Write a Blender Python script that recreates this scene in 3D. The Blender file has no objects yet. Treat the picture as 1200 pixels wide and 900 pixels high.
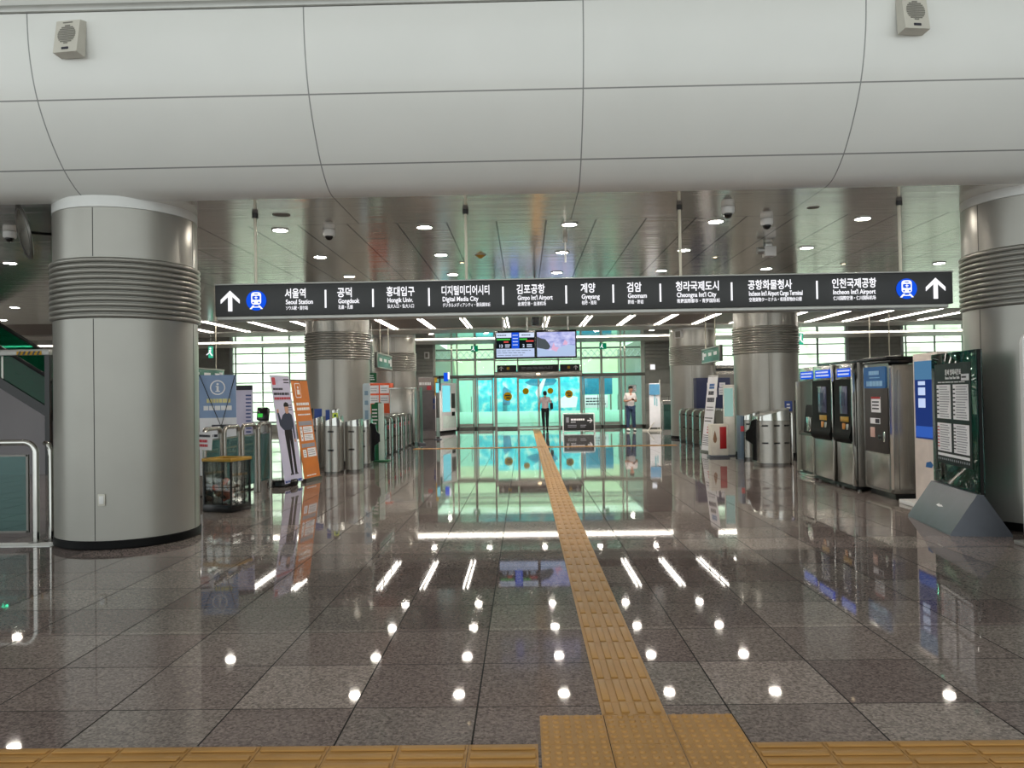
import bpy, bmesh, math, random
from mathutils import Vector, Matrix
R = math.radians
PI = math.pi
random.seed(7)
sc = bpy.context.scene
C = sc.collection

# ------------------------------------------------------------------ helpers
def lin(c):
    out = []
    for v in c:
        v = v / 255.0
        out.append(v / 12.92 if v <= 0.04045 else ((v + 0.055) / 1.055) ** 2.4)
    return (out[0], out[1], out[2], 1.0)

def new_mat(name):
    m = bpy.data.materials.new(name)
    m.use_nodes = True
    nt = m.node_tree
    nt.nodes.clear()
    out = nt.nodes.new('ShaderNodeOutputMaterial')
    return m, nt, out

def N(nt, t, **kw):
    n = nt.nodes.new(t)
    for k, v in kw.items():
        setattr(n, k, v)
    return n

def mat(name, col, rough=0.5, metal=0.0, spec=0.5, var=0.05, scale=6.0, bump=0.0, coat=0.0, stretch=None):
    """principled material with a little procedural variation of tone"""
    m, nt, out = new_mat(name)
    b = N(nt, 'ShaderNodeBsdfPrincipled')
    nt.links.new(b.outputs[0], out.inputs[0])
    c = lin(col)
    b.inputs['Roughness'].default_value = rough
    b.inputs['Metallic'].default_value = metal
    b.inputs['Specular IOR Level'].default_value = spec
    b.inputs['Coat Weight'].default_value = coat
    tc = N(nt, 'ShaderNodeTexCoord')
    mp = N(nt, 'ShaderNodeMapping')
    if stretch:
        mp.inputs['Scale'].default_value = stretch
    nt.links.new(tc.outputs['Object'], mp.inputs[0])
    no = N(nt, 'ShaderNodeTexNoise')
    no.inputs['Scale'].default_value = scale
    no.inputs['Detail'].default_value = 3
    nt.links.new(mp.outputs[0], no.inputs['Vector'])
    r = N(nt, 'ShaderNodeValToRGB')
    lo = [max(0, x * (1 - var * 2)) for x in c[:3]] + [1]
    hi = [min(1, x * (1 + var * 2)) for x in c[:3]] + [1]
    r.color_ramp.elements[0].position = 0.25
    r.color_ramp.elements[1].position = 0.75
    r.color_ramp.elements[0].color = lo
    r.color_ramp.elements[1].color = hi
    nt.links.new(no.outputs['Fac'], r.inputs[0])
    nt.links.new(r.outputs[0], b.inputs['Base Color'])
    if bump:
        bp = N(nt, 'ShaderNodeBump')
        bp.inputs['Strength'].default_value = bump
        bp.inputs['Distance'].default_value = 0.01
        nt.links.new(no.outputs['Fac'], bp.inputs['Height'])
        nt.links.new(bp.outputs[0], b.inputs['Normal'])
    return m

def emit(name, col, strength=1.0):
    m, nt, out = new_mat(name)
    e = N(nt, 'ShaderNodeEmission')
    e.inputs[0].default_value = lin(col)
    e.inputs[1].default_value = strength * (0.80 if strength < 3 else 1.0)
    nt.links.new(e.outputs[0], out.inputs[0])
    return m

def glass(name, tint, refl=0.9, rough=0.0, ior=1.5):
    """thin architectural glass: tinted see-through plus fresnel reflection"""
    m, nt, out = new_mat(name)
    t = N(nt, 'ShaderNodeBsdfTransparent')
    t.inputs[0].default_value = (tint[0], tint[1], tint[2], 1)
    g = N(nt, 'ShaderNodeBsdfGlossy')
    g.inputs['Roughness'].default_value = rough
    f = N(nt, 'ShaderNodeFresnel')
    f.inputs[0].default_value = ior
    mu = N(nt, 'ShaderNodeMath', operation='MULTIPLY')
    mu.inputs[1].default_value = refl
    mx = N(nt, 'ShaderNodeMixShader')
    nt.links.new(f.outputs[0], mu.inputs[0])
    nt.links.new(mu.outputs[0], mx.inputs[0])
    nt.links.new(t.outputs[0], mx.inputs[1])
    nt.links.new(g.outputs[0], mx.inputs[2])
    nt.links.new(mx.outputs[0], out.inputs[0])
    return m

def math_node(nt, op, a, b=None, c=None):
    n = N(nt, 'ShaderNodeMath', operation=op)
    for i, v in enumerate((a, b, c)):
        if v is None:
            continue
        if isinstance(v, (int, float)):
            n.inputs[i].default_value = v
        else:
            nt.links.new(v, n.inputs[i])
    return n.outputs[0]

class MB:
    def __init__(self):
        self.bm = bmesh.new()
    def _xf(self, verts, rot, loc):
        M = Matrix.Translation(Vector(loc))
        if rot:
            M = M @ Matrix.Rotation(rot[2], 4, 'Z') @ Matrix.Rotation(rot[1], 4, 'Y') @ Matrix.Rotation(rot[0], 4, 'X')
        bmesh.ops.transform(self.bm, matrix=M, verts=verts)
    def box(self, c, s, bev=0.0, rot=None, seg=2):
        r = bmesh.ops.create_cube(self.bm, size=1.0)
        vs = r['verts']
        bmesh.ops.scale(self.bm, vec=Vector(s), verts=vs)
        if bev:
            es = list({e for v in vs for e in v.link_edges})
            rr = bmesh.ops.bevel(self.bm, geom=es, offset=bev, segments=seg, affect='EDGES', profile=0.5)
            vs = list({v for f in rr['faces'] for v in f.verts} | {v for v in vs if v.is_valid})
        self._xf(vs, rot, c)
        return self
    def b2(self, x0, x1, y0, y1, z0, z1, bev=0.0):
        return self.box(((x0 + x1) / 2, (y0 + y1) / 2, (z0 + z1) / 2), (abs(x1 - x0), abs(y1 - y0), abs(z1 - z0)), bev)
    def cyl(self, p0, p1, r, seg=16, r2=None):
        p0, p1 = Vector(p0), Vector(p1)
        d = p1 - p0
        q = bmesh.ops.create_cone(self.bm, cap_ends=True, segments=seg, radius1=r, radius2=r if r2 is None else r2, depth=d.length)
        M = Matrix.Translation((p0 + p1) / 2) @ d.to_track_quat('Z', 'Y').to_matrix().to_4x4()
        bmesh.ops.transform(self.bm, matrix=M, verts=q['verts'])
        return self
    def tube(self, pts, r, seg=10):
        pts = [Vector(p) for p in pts]
        rings = []
        n = len(pts)
        up = None
        for i, p in enumerate(pts):
            a = (pts[i] - pts[i - 1]).normalized() if i > 0 else (pts[1] - pts[0]).normalized()
            b = (pts[i + 1] - pts[i]).normalized() if i < n - 1 else a
            t = (a + b).normalized()
            if up is None:
                up = t.orthogonal().normalized()
            else:
                up = (up - t * up.dot(t)).normalized()
            v = t.cross(up)
            k = 1.0 / max(0.5, a.dot(t))
            rings.append([self.bm.verts.new(p + (up * math.cos(2 * PI * j / seg) + v * math.sin(2 * PI * j / seg)) * r * (k if 0 < i < n - 1 else 1)) for j in range(seg)])
        for i in range(n - 1):
            for j in range(seg):
                self.bm.faces.new((rings[i][j], rings[i][(j + 1) % seg], rings[i + 1][(j + 1) % seg], rings[i + 1][j]))
        self.bm.faces.new(rings[0][::-1])
        self.bm.faces.new(rings[-1])
        return self
    def lathe(self, prof, c=(0, 0, 0), seg=64):
        c = Vector(c)
        rings = []
        for r, z in prof:
            rings.append([self.bm.verts.new(c + Vector((r * math.cos(2 * PI * j / seg), r * math.sin(2 * PI * j / seg), z))) for j in range(seg)])
        for i in range(len(rings) - 1):
            for j in range(seg):
                self.bm.faces.new((rings[i][j], rings[i][(j + 1) % seg], rings[i + 1][(j + 1) % seg], rings[i + 1][j]))
        self.bm.faces.new(rings[0][::-1])
        self.bm.faces.new(rings[-1])
        return self
    def prism(self, poly, lo, hi, axis='y'):
        """poly: 2d outline (x,z for axis y; y,z for axis x; x,y for axis z) swept lo..hi"""
        def P(a, b, t):
            return {'y': (a, t, b), 'x': (t, a, b), 'z': (a, b, t)}[axis]
        A = [self.bm.verts.new(P(a, b, lo)) for a, b in poly]
        B = [self.bm.verts.new(P(a, b, hi)) for a, b in poly]
        n = len(poly)
        self.bm.faces.new(A)
        self.bm.faces.new(B[::-1])
        for i in range(n):
            self.bm.faces.new((A[i], B[i], B[(i + 1) % n], A[(i + 1) % n]))
        return self
    def ball(self, c, s, seg=20, rings=12, rot=None):
        q = bmesh.ops.create_uvsphere(self.bm, u_segments=seg, v_segments=rings, radius=1.0)
        bmesh.ops.scale(self.bm, vec=Vector(s if hasattr(s, '__len__') else (s, s, s)), verts=q['verts'])
        self._xf(q['verts'], rot, c)
        return self
    def build(self, name, m, parent=None, angle=35, loc=None):
        bmesh.ops.recalc_face_normals(self.bm, faces=self.bm.faces)
        me = bpy.data.meshes.new(name)
        self.bm.to_mesh(me)
        self.bm.free()
        me.polygons.foreach_set('use_smooth', [True] * len(me.polygons))
        me.set_sharp_from_angle(angle=R(angle))
        me.materials.append(m)
        o = bpy.data.objects.new(name, me)
        C.objects.link(o)
        if parent:
            o.parent = parent
        if loc:
            o.location = loc
        return o

def tag(o, label, cat, group=None, kind=None):
    o['label'] = label
    o['category'] = cat
    if group:
        o['group'] = group
    if kind:
        o['kind'] = kind
    return o

def root(name, label, cat, loc=(0, 0, 0), rz=0.0, group=None, kind=None):
    o = bpy.data.objects.new(name, None)
    o.empty_display_size = 0.1
    C.objects.link(o)
    o.location = loc
    o.rotation_euler = (0, 0, R(rz))
    return tag(o, label, cat, group, kind)

def kids(o):
    return list(o.children)

def copy_tree(o, parent=None):
    c = o.copy()
    C.objects.link(c)
    if parent:
        c.parent = parent
    for ch in kids(o):
        copy_tree(ch, c)
    return c

def struct(name, mb, m, label=None, cat=None, parent=None, angle=35):
    o = mb.build(name, m, parent, angle)
    if parent is None:
        o['kind'] = 'structure'
        if label:
            o['label'] = label
            o['category'] = cat
    return o

def text(body, m, parent, loc, size, width=None, rot=(90, 0, 0), bold=0.0, align='LEFT', name='lettering', depth=0.0015):
    """flat raised lettering as a mesh part; loc = left (or centre) of the baseline"""
    cu = bpy.data.curves.new(name, 'FONT')
    cu.body = body
    cu.size = size
    cu.offset = bold * size
    cu.extrude = depth
    cu.resolution_u = 3
    t = bpy.data.objects.new(name, cu)
    C.objects.link(t)
    bpy.context.view_layer.update()
    dg = bpy.context.evaluated_depsgraph_get()
    me = bpy.data.meshes.new_from_object(t.evaluated_get(dg))
    C.objects.unlink(t)
    bpy.data.objects.remove(t)
    bpy.data.curves.remove(cu)
    xs = [v.co.x for v in me.vertices]
    x0, x1 = min(xs), max(xs)
    k = 1.0 if not width else width / (x1 - x0)
    off = x0 if align == 'LEFT' else (x0 + x1) / 2
    for v in me.vertices:
        v.co.x = (v.co.x - off) * k
    me.materials.clear()
    me.materials.append(m)
    me.name = name
    o = bpy.data.objects.new(name, me)
    C.objects.link(o)
    if parent:
        o.parent = parent
    o.location = loc
    o.rotation_euler = tuple(R(a) for a in rot)
    return o

def bars(mb, x0, x1, z0, z1, rows, y, fill=0.5, ragged=0.3, words=True, seed=0, t=0.002):
    """rows of unreadable small print as thin strokes"""
    rd = random.Random(seed)
    h = (z1 - z0) / rows
    for i in range(rows):
        z = z1 - (i + 0.5) * h
        end = x1 - (x1 - x0) * ragged * rd.random()
        x = x0
        while x < end - 0.004:
            w = (x1 - x0) * (rd.uniform(0.08, 0.2) if words else 1)
            e = min(end, x + w)
            mb.b2(x, e, y, y + t, z - h * fill / 2, z + h * fill / 2)
            x = e + (x1 - x0) * 0.025
    return mb

# ------------------------------------------------------------------ materials
M = {}
M['col'] = mat('column_metal', (158, 156, 149), 0.30, 0.45, var=0.02, scale=2)
M['col_ring'] = mat('column_ring_white', (214, 215, 212), 0.35, 0.1, var=0.02)
M['black'] = mat('black_gloss', (14, 14, 15), 0.25, var=0.1)
M['black_matt'] = mat('black_matt', (22, 22, 23), 0.6, var=0.1)
M['charcoal'] = mat('charcoal_sign', (46, 47, 48), 0.45, var=0.04)
M['seam'] = mat('dark_joint', (58, 58, 56), 0.6)
M['steel'] = mat('brushed_steel', (164, 161, 154), 0.27, 0.8, var=0.06, scale=3, stretch=(40, 40, 1))
M['steel_dark'] = mat('dark_steel', (112, 110, 106), 0.3, 0.9, var=0.06, scale=3, stretch=(40, 40, 1))
M['steel_pol'] = mat('polished_steel', (198, 197, 192), 0.14, 1.0, var=0.03)
M['alu'] = mat('aluminium', (176, 176, 172), 0.4, 0.7, var=0.03)
M['cream_rod'] = mat('cream_rod', (206, 200, 182), 0.4, 0.2, var=0.03)
M['panel_white'] = None
M['white'] = mat('white_paint', (226, 226, 224), 0.4, var=0.02)
M['offwhite'] = mat('offwhite_plastic', (206, 203, 192), 0.45, var=0.03)
M['grille'] = mat('grille_grey', (128, 126, 118), 0.6)
M['paper'] = mat('paper_white', (232, 232, 236), 0.6, var=0.02)
M['red'] = mat('red_paint', (170, 28, 30), 0.4)
M['orange'] = mat('orange_print', (206, 118, 36), 0.55, var=0.03)
M['orange_red'] = mat('orange_red_paint', (226, 88, 36), 0.45, var=0.03)
M['blue_label'] = mat('blue_label', (34, 66, 138), 0.45)
M['blue_soft'] = mat('soft_blue_print', (136, 160, 196), 0.6, var=0.02)
M['blue_mid'] = mat('mid_blue', (28, 98, 164), 0.4)
M['navy'] = mat('navy_paint', (27, 35, 72), 0.45)
M['lilac'] = mat('lilac_print', (202, 200, 224), 0.6, var=0.02)
M['gold'] = mat('gold_trim', (186, 146, 58), 0.4, 0.3)
M['yellow'] = mat('yellow_plate', (228, 178, 38), 0.5)
M['green'] = mat('green_board', (18, 98, 58), 0.45)
M['ink'] = mat('dark_ink', (46, 46, 58), 0.6)
M['ink_grey'] = mat('grey_ink', (150, 152, 160), 0.6)
M['ink_red'] = mat('red_ink', (196, 66, 76), 0.6)
M['ink_white'] = mat('white_ink', (240, 240, 242), 0.5)
M['ink_yellow'] = mat('pale_yellow_ink', (222, 214, 150), 0.5)
M['tactile'] = mat('tactile_ochre', (178, 132, 70), 0.5, var=0.07, scale=3)
M['slate'] = mat('slate_blue_steel', (98, 102, 110), 0.4, 0.3, var=0.04)
M['louver'] = mat('dark_louver', (150, 151, 144), 0.45, 0.1, var=0.04)
M['grey_clad'] = mat('grey_cladding', (124, 120, 122), 0.4, 0.3, var=0.03, scale=1)
M['frame'] = mat('facade_frame', (168, 168, 158), 0.35, 0.7, var=0.03)
M['frame_dark'] = mat('facade_frame_dark', (106, 104, 98), 0.35, 0.7, var=0.03)
M['mullion'] = mat('mullion_grey', (184, 192, 190), 0.45, 0.1)
M['concrete'] = mat('outdoor_concrete', (208, 210, 202), 0.8, var=0.06, scale=0.6)
M['wall_pale'] = mat('pale_wall', (205, 205, 200), 0.7, var=0.02, scale=1)
M['skin'] = mat('skin', (196, 148, 122), 0.5, var=0.03)
M['hair'] = mat('black_hair', (20, 18, 18), 0.5, bump=0.4, scale=60)
M['shirt_white'] = mat('white_cotton', (226, 220, 218), 0.8, var=0.04, scale=20, bump=0.2)
M['shirt_pink'] = mat('pale_rose_cotton', (204, 184, 186), 0.8, var=0.04, scale=20, bump=0.2)
M['jeans'] = mat('blue_denim', (44, 62, 92), 0.8, var=0.12, scale=30, bump=0.2)
M['trousers'] = mat('black_cloth', (20, 20, 24), 0.8, var=0.1, scale=20)
M['g_clear'] = glass('clear_glass', (0.95, 0.98, 0.97), 0.8)
M['g_green'] = glass('green_tinted_glass', (0.80, 0.94, 0.90), 1.0)
M['g_facade'] = glass('facade_glass', (0.80, 0.965, 0.925), 0.9)
M['g_rail'] = glass('rail_glass', (0.46, 0.70, 0.68), 1.0)
M['g_deep'] = glass('deep_green_glass', (0.12, 0.58, 0.44), 1.0)
M['g_stand'] = glass('bottle_green_glass', (0.17, 0.44, 0.37), 0.8)
M['g_sign'] = glass('sign_glass', (0.50, 0.72, 0.68), 1.0)
M['g_window'] = glass('window_glass', (0.93, 0.985, 0.965), 0.9)
LAMP = 130.0
M['lamp'] = emit('lamp_glow', (255, 246, 232), LAMP)
M['lamp_small'] = emit('small_spot_glow', (255, 226, 180), 4)
M['strip'] = emit('strip_glow', (255, 248, 238), 14)
M['cove'] = emit('cove_glow', (255, 247, 236), 17)
M['lit_white'] = emit('backlit_white', (250, 250, 255), 1.15)
M['lit_blue'] = emit('backlit_blue', (22, 84, 226), 1.0)
M['lit_pale'] = emit('backlit_pale', (206, 218, 236), 0.9)
M['scr_blue'] = emit('screen_blue', (30, 84, 214), 1.0)
M['scr_white'] = emit('screen_white', (214, 226, 250), 1.0)
M['scr_band'] = emit('screen_band', (190, 206, 238), 1.0)
M['scr_black'] = emit('screen_black', (16, 22, 26), 1.0)
M['scr_green'] = emit('screen_green', (66, 190, 72), 1.0)
M['scr_red'] = emit('screen_red', (214, 76, 70), 1.0)
M['scr_cyan'] = emit('screen_cyan', (130, 226, 236), 1.0)
M['exit_green'] = emit('exit_sign_green', (60, 190, 150), 0.9)
M['exit_dark'] = emit('exit_sign_dark_green', (16, 120, 84), 0.9)

def mirror_ceiling():
    return mat('mirror_ceiling', (150, 152, 148), 0.06, 0.9, var=0.02)
M['ceil_mirror'] = mirror_ceiling()
M['ceil_brown'] = mat('brown_ceiling_panel', (124, 112, 103), 0.5, 0.0, var=0.03, scale=1)
M['ceil_pale'] = mat('pale_ceiling', (190, 188, 180), 0.4, 0.1, var=0.02, scale=1)

def grid_mask(nt, coord, period, offset, half):
    """1 on thin lines every `period` along a scalar coordinate"""
    a = math_node(nt, 'SUBTRACT', coord, offset)
    a = math_node(nt, 'DIVIDE', a, period)
    fr = math_node(nt, 'FRACT', a)
    d = math_node(nt, 'MINIMUM', fr, math_node(nt, 'SUBTRACT', 1.0, fr))
    return math_node(nt, 'LESS_THAN', d, half / period), math_node(nt, 'FLOOR', a)

def panel_material():
    """white curved bulkhead panels with dark joints"""
    m, nt, out = new_mat('bulkhead_panel')
    b = N(nt, 'ShaderNodeBsdfPrincipled')
    nt.links.new(b.outputs[0], out.inputs[0])
    b.inputs['Roughness'].default_value = 0.22
    b.inputs['Specular IOR Level'].default_value = 0.45
    tc = N(nt, 'ShaderNodeTexCoord')
    sp = N(nt, 'ShaderNodeSeparateXYZ')
    nt.links.new(tc.outputs['Object'], sp.inputs[0])
    gx, _ = grid_mask(nt, sp.outputs[0], 2.55, 0.59, 0.006)
    z1 = math_node(nt, 'LESS_THAN', math_node(nt, 'ABSOLUTE', math_node(nt, 'SUBTRACT', sp.outputs[2], 4.335)), 0.006)
    z2 = math_node(nt, 'LESS_THAN', math_node(nt, 'ABSOLUTE', math_node(nt, 'SUBTRACT', sp.outputs[2], 3.80)), 0.005)
    g = math_node(nt, 'MAXIMUM', gx, math_node(nt, 'MAXIMUM', z1, z2))
    no = N(nt, 'ShaderNodeTexNoise')
    no.inputs['Scale'].default_value = 1.3
    no.inputs['Detail'].default_value = 4
    nt.links.new(tc.outputs['Object'], no.inputs['Vector'])
    ra = N(nt, 'ShaderNodeValToRGB')
    ra.color_ramp.elements[0].color = lin((224, 226, 222))
    ra.color_ramp.elements[1].color = lin((234, 235, 231))
    nt.links.new(no.outputs['Fac'], ra.inputs[0])
    mx = N(nt, 'ShaderNodeMix', data_type='RGBA')
    nt.links.new(g, mx.inputs[0])
    nt.links.new(ra.outputs[0], mx.inputs[6])
    mx.inputs[7].default_value = lin((146, 148, 146))
    nt.links.new(mx.outputs[2], b.inputs['Base Color'])
    return m
M['panel_white'] = panel_material()

def ceiling_material():
    """grey metal ceiling tray with thin panel joints"""
    m, nt, out = new_mat('ceiling_metal_tray')
    b = N(nt, 'ShaderNodeBsdfPrincipled')
    nt.links.new(b.outputs[0], out.inputs[0])
    b.inputs['Metallic'].default_value = 0.7
    b.inputs['Roughness'].default_value = 0.14
    tc = N(nt, 'ShaderNodeTexCoord')
    sp = N(nt, 'ShaderNodeSeparateXYZ')
    nt.links.new(tc.outputs['Object'], sp.inputs[0])
    gx, ix = grid_mask(nt, sp.outputs[0], 0.6, 0.295, 0.010)
    gy, iy = grid_mask(nt, sp.outputs[1], 0.6, 9.2, 0.006)
    g = math_node(nt, 'MAXIMUM', gx, math_node(nt, 'MULTIPLY', gy, 0.5))
    past = math_node(nt, 'GREATER_THAN', sp.outputs[1], 9.19)
    wide, _ = grid_mask(nt, sp.outputs[0], 2.55, 0.59, 0.006)
    edge = math_node(nt, 'LESS_THAN', math_node(nt, 'ABSOLUTE', math_node(nt, 'SUBTRACT', sp.outputs[1], 9.2)), 0.006)
    g = math_node(nt, 'MAXIMUM', math_node(nt, 'MULTIPLY', g, past), math_node(nt, 'MAXIMUM', edge, math_node(nt, 'MULTIPLY', wide, math_node(nt, 'SUBTRACT', 1.0, past))))
    wn = N(nt, 'ShaderNodeTexWhiteNoise', noise_dimensions='2D')
    cb = N(nt, 'ShaderNodeCombineXYZ')
    nt.links.new(ix, cb.inputs[0])
    nt.links.new(iy, cb.inputs[1])
    nt.links.new(cb.outputs[0], wn.inputs['Vector'])
    ra = N(nt, 'ShaderNodeValToRGB')
    ra.color_ramp.elements[0].color = lin((222, 219, 212))
    ra.color_ramp.elements[1].color = lin((230, 227, 221))
    nt.links.new(wn.outputs['Value'], ra.inputs[0])
    mx = N(nt, 'ShaderNodeMix', data_type='RGBA')
    nt.links.new(g, mx.inputs[0])
    nt.links.new(ra.outputs[0], mx.inputs[6])
    mx.inputs[7].default_value = lin((56, 54, 52))
    nt.links.new(mx.outputs[2], b.inputs['Base Color'])
    # faint ripple of the thin sheet
    no = N(nt, 'ShaderNodeTexNoise')
    no.inputs['Scale'].default_value = 1.0
    rip = N(nt, 'ShaderNodeMapping')
    rip.inputs['Scale'].default_value = (0.5, 7.0, 1.0)
    nt.links.new(tc.outputs['Object'], rip.inputs[0])
    nt.links.new(rip.outputs[0], no.inputs['Vector'])
    bp = N(nt, 'ShaderNodeBump')
    bp.inputs['Strength'].default_value = 0.16
    bp.inputs['Distance'].default_value = 0.02
    nt.links.new(no.outputs['Fac'], bp.inputs['Height'])
    nt.links.new(bp.outputs[0], b.inputs['Normal'])
    return m
M['ceil'] = ceiling_material()

def granite():
    """polished granite floor, 0.6 m slabs of slightly different tone"""
    m, nt, out = new_mat('polished_granite')
    b = N(nt, 'ShaderNodeBsdfPrincipled')
    nt.links.new(b.outputs[0], out.inputs[0])
    b.inputs['Roughness'].default_value = 0.055
    b.inputs['IOR'].default_value = 1.42
    tc = N(nt, 'ShaderNodeTexCoord')
    sp = N(nt, 'ShaderNodeSeparateXYZ')
    nt.links.new(tc.outputs['Object'], sp.inputs[0])
    gx, ix = grid_mask(nt, sp.outputs[0], 0.6, 0.347, 0.0042)
    gy, iy = grid_mask(nt, sp.outputs[1], 0.6, 3.745, 0.0036)
    joint = math_node(nt, 'MAXIMUM', gx, gy)
    # expansion joint across the hall
    exj = math_node(nt, 'LESS_THAN', math_node(nt, 'ABSOLUTE', math_node(nt, 'SUBTRACT', sp.outputs[1], 7.945)), 0.006)
    joint = math_node(nt, 'MAXIMUM', joint, exj)
    wn = N(nt, 'ShaderNodeTexWhiteNoise', noise_dimensions='2D')
    cb = N(nt, 'ShaderNodeCombineXYZ')
    nt.links.new(ix, cb.inputs[0])
    nt.links.new(iy, cb.inputs[1])
    nt.links.new(cb.outputs[0], wn.inputs['Vector'])
    ra = N(nt, 'ShaderNodeValToRGB')
    e = ra.color_ramp.elements
    e[0].color = lin((109, 97, 94))
    e[1].color = lin((146, 134, 128))
    k = ra.color_ramp.elements.new(0.5)
    k.color = lin((124, 112, 108))
    k = ra.color_ramp.elements.new(0.85)
    k.color = lin((130, 122, 116))
    nt.links.new(wn.outputs['Value'], ra.inputs[0])
    # speckle of the stone
    vo = N(nt, 'ShaderNodeTexVoronoi')
    vo.inputs['Scale'].default_value = 90
    nt.links.new(tc.outputs['Object'], vo.inputs['Vector'])
    no = N(nt, 'ShaderNodeTexNoise')
    no.inputs['Scale'].default_value = 45
    no.inputs['Detail'].default_value = 5
    nt.links.new(tc.outputs['Object'], no.inputs['Vector'])
    sx = N(nt, 'ShaderNodeSeparateColor')
    nt.links.new(vo.outputs['Color'], sx.inputs[0])
    spk = math_node(nt, 'MULTIPLY_ADD', sx.outputs[0], 0.7, math_node(nt, 'MULTIPLY', no.outputs['Fac'], 1.1))
    spk = math_node(nt, 'ADD', spk, 0.1)
    mul = N(nt, 'ShaderNodeMix', data_type='RGBA', blend_type='MULTIPLY')
    mul.inputs[0].default_value = 1.0
    nt.links.new(ra.outputs[0], mul.inputs[6])
    cc = N(nt, 'ShaderNodeCombineColor')
    for i in range(3):
        nt.links.new(spk, cc.inputs[i])
    nt.links.new(cc.outputs[0], mul.inputs[7])
    # slabs were laid in lots: whole bands of rows differ a little
    lot = N(nt, 'ShaderNodeValToRGB')
    lot.color_ramp.interpolation = 'CONSTANT'
    yy = math_node(nt, 'DIVIDE', sp.outputs[1], 20.0)
    nt.links.new(yy, lot.inputs[0])
    stops = [(0.0, 1.12), (4.945, 0.86), (6.145, 0.92), (7.345, 1.15), (7.945, 1.06), (10.345, 0.95), (12.745, 1.05)]
    le = lot.color_ramp.elements
    le[0].position = 0.0
    le[0].color = (stops[0][1],) * 3 + (1,)
    le[1].position = stops[1][0] / 20
    le[1].color = (stops[1][1],) * 3 + (1,)
    for py, pv in stops[2:]:
        q = le.new(py / 20)
        q.color = (pv, pv, pv, 1)
    mlot = N(nt, 'ShaderNodeMix', data_type='RGBA', blend_type='MULTIPLY')
    mlot.inputs[0].default_value = 1.0
    nt.links.new(mul.outputs[2], mlot.inputs[6])
    nt.links.new(lot.outputs[0], mlot.inputs[7])
    mul = mlot
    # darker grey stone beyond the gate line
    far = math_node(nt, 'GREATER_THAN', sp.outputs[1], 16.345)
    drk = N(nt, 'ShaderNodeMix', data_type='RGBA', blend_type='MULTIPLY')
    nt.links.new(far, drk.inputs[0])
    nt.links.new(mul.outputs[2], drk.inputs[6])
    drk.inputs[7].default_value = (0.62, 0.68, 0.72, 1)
    mx = N(nt, 'ShaderNodeMix', data_type='RGBA')
    nt.links.new(joint, mx.inputs[0])
    nt.links.new(drk.outputs[2], mx.inputs[6])
    mx.inputs[7].default_value = lin((26, 24, 23))
    nt.links.new(mx.outputs[2], b.inputs['Base Color'])
    rg = math_node(nt, 'MULTIPLY_ADD', joint, 0.5, 0.034)
    nt.links.new(rg, b.inputs['Roughness'])
    nt.links.new(math_node(nt, 'MULTIPLY_ADD', joint, -0.45, 0.5), b.inputs['Specular IOR Level'])
    return m
M['granite'] = granite()

def hill_material():
    m, nt, out = new_mat('wooded_bank')
    b = N(nt, 'ShaderNodeBsdfPrincipled')
    nt.links.new(b.outputs[0], out.inputs[0])
    b.inputs['Roughness'].default_value = 0.9
    tc = N(nt, 'ShaderNodeTexCoord')
    no = N(nt, 'ShaderNodeTexNoise')
    no.inputs['Scale'].default_value = 0.55
    no.inputs['Detail'].default_value = 8
    nt.links.new(tc.outputs['Object'], no.inputs['Vector'])
    ra = N(nt, 'ShaderNodeValToRGB')
    ra.color_ramp.elements[0].position = 0.35
    ra.color_ramp.elements[0].color = lin((168, 194, 158))
    ra.color_ramp.elements[1].position = 0.65
    ra.color_ramp.elements[1].color = lin((238, 243, 230))
    nt.links.new(no.outputs['Fac'], ra.inputs[0])
    nt.links.new(ra.outputs[0], b.inputs['Base Color'])
    return m
M['hill'] = hill_material()

def mural_material():
    """turquoise printed hoarding: cloudy patches of cyan, teal and white"""
    m, nt, out = new_mat('turquoise_mural_print')
    b = N(nt, 'ShaderNodeBsdfPrincipled')
    nt.links.new(b.outputs[0], out.inputs[0])
    b.inputs['Roughness'].default_value = 0.6
    tc = N(nt, 'ShaderNodeTexCoord')
    no = N(nt, 'ShaderNodeTexNoise')
    no.inputs['Scale'].default_value = 2.2
    no.inputs['Detail'].default_value = 6
    nt.links.new(tc.outputs['Object'], no.inputs['Vector'])
    ra = N(nt, 'ShaderNodeValToRGB')
    e = ra.color_ramp.elements
    e[0].position = 0.36
    e[0].color = lin((16, 190, 214))
    e[1].position = 0.66
    e[1].color = lin((206, 246, 234))
    k = e.new(0.5)
    k.color = lin((70, 216, 228))
    nt.links.new(no.outputs['Fac'], ra.inputs[0])
    nt.links.new(ra.outputs[0], b.inputs['Base Color'])
    return m
M['mural'] = mural_material()

def landscape_screen():
    """lit video picture: hazy lilac sky over a pale town and a dark hill"""
    m, nt, out = new_mat('video_landscape')
    e = N(nt, 'ShaderNodeEmission')
    nt.links.new(e.outputs[0], out.inputs[0])
    tc = N(nt, 'ShaderNodeTexCoord')
    mp = N(nt, 'ShaderNodeMapping')
    mp.inputs['Scale'].default_value = (3.0, 1.0, 7.0)
    nt.links.new(tc.outputs['Object'], mp.inputs[0])
    no = N(nt, 'ShaderNodeTexNoise')
    no.inputs['Scale'].default_value = 1.6
    no.inputs['Detail'].default_value = 5
    nt.links.new(mp.outputs[0], no.inputs['Vector'])
    ra = N(nt, 'ShaderNodeValToRGB')
    q = ra.color_ramp.elements
    q[0].position = 0.3
    q[0].color = lin((112, 122, 178))
    q[1].position = 0.72
    q[1].color = lin((206, 206, 232))
    k = q.new(0.5)
    k.color = lin((164, 168, 210))
    nt.links.new(no.outputs['Fac'], ra.inputs[0])
    nt.links.new(ra.outputs[0], e.inputs[0])
    return m
M['landscape'] = landscape_screen()
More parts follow.
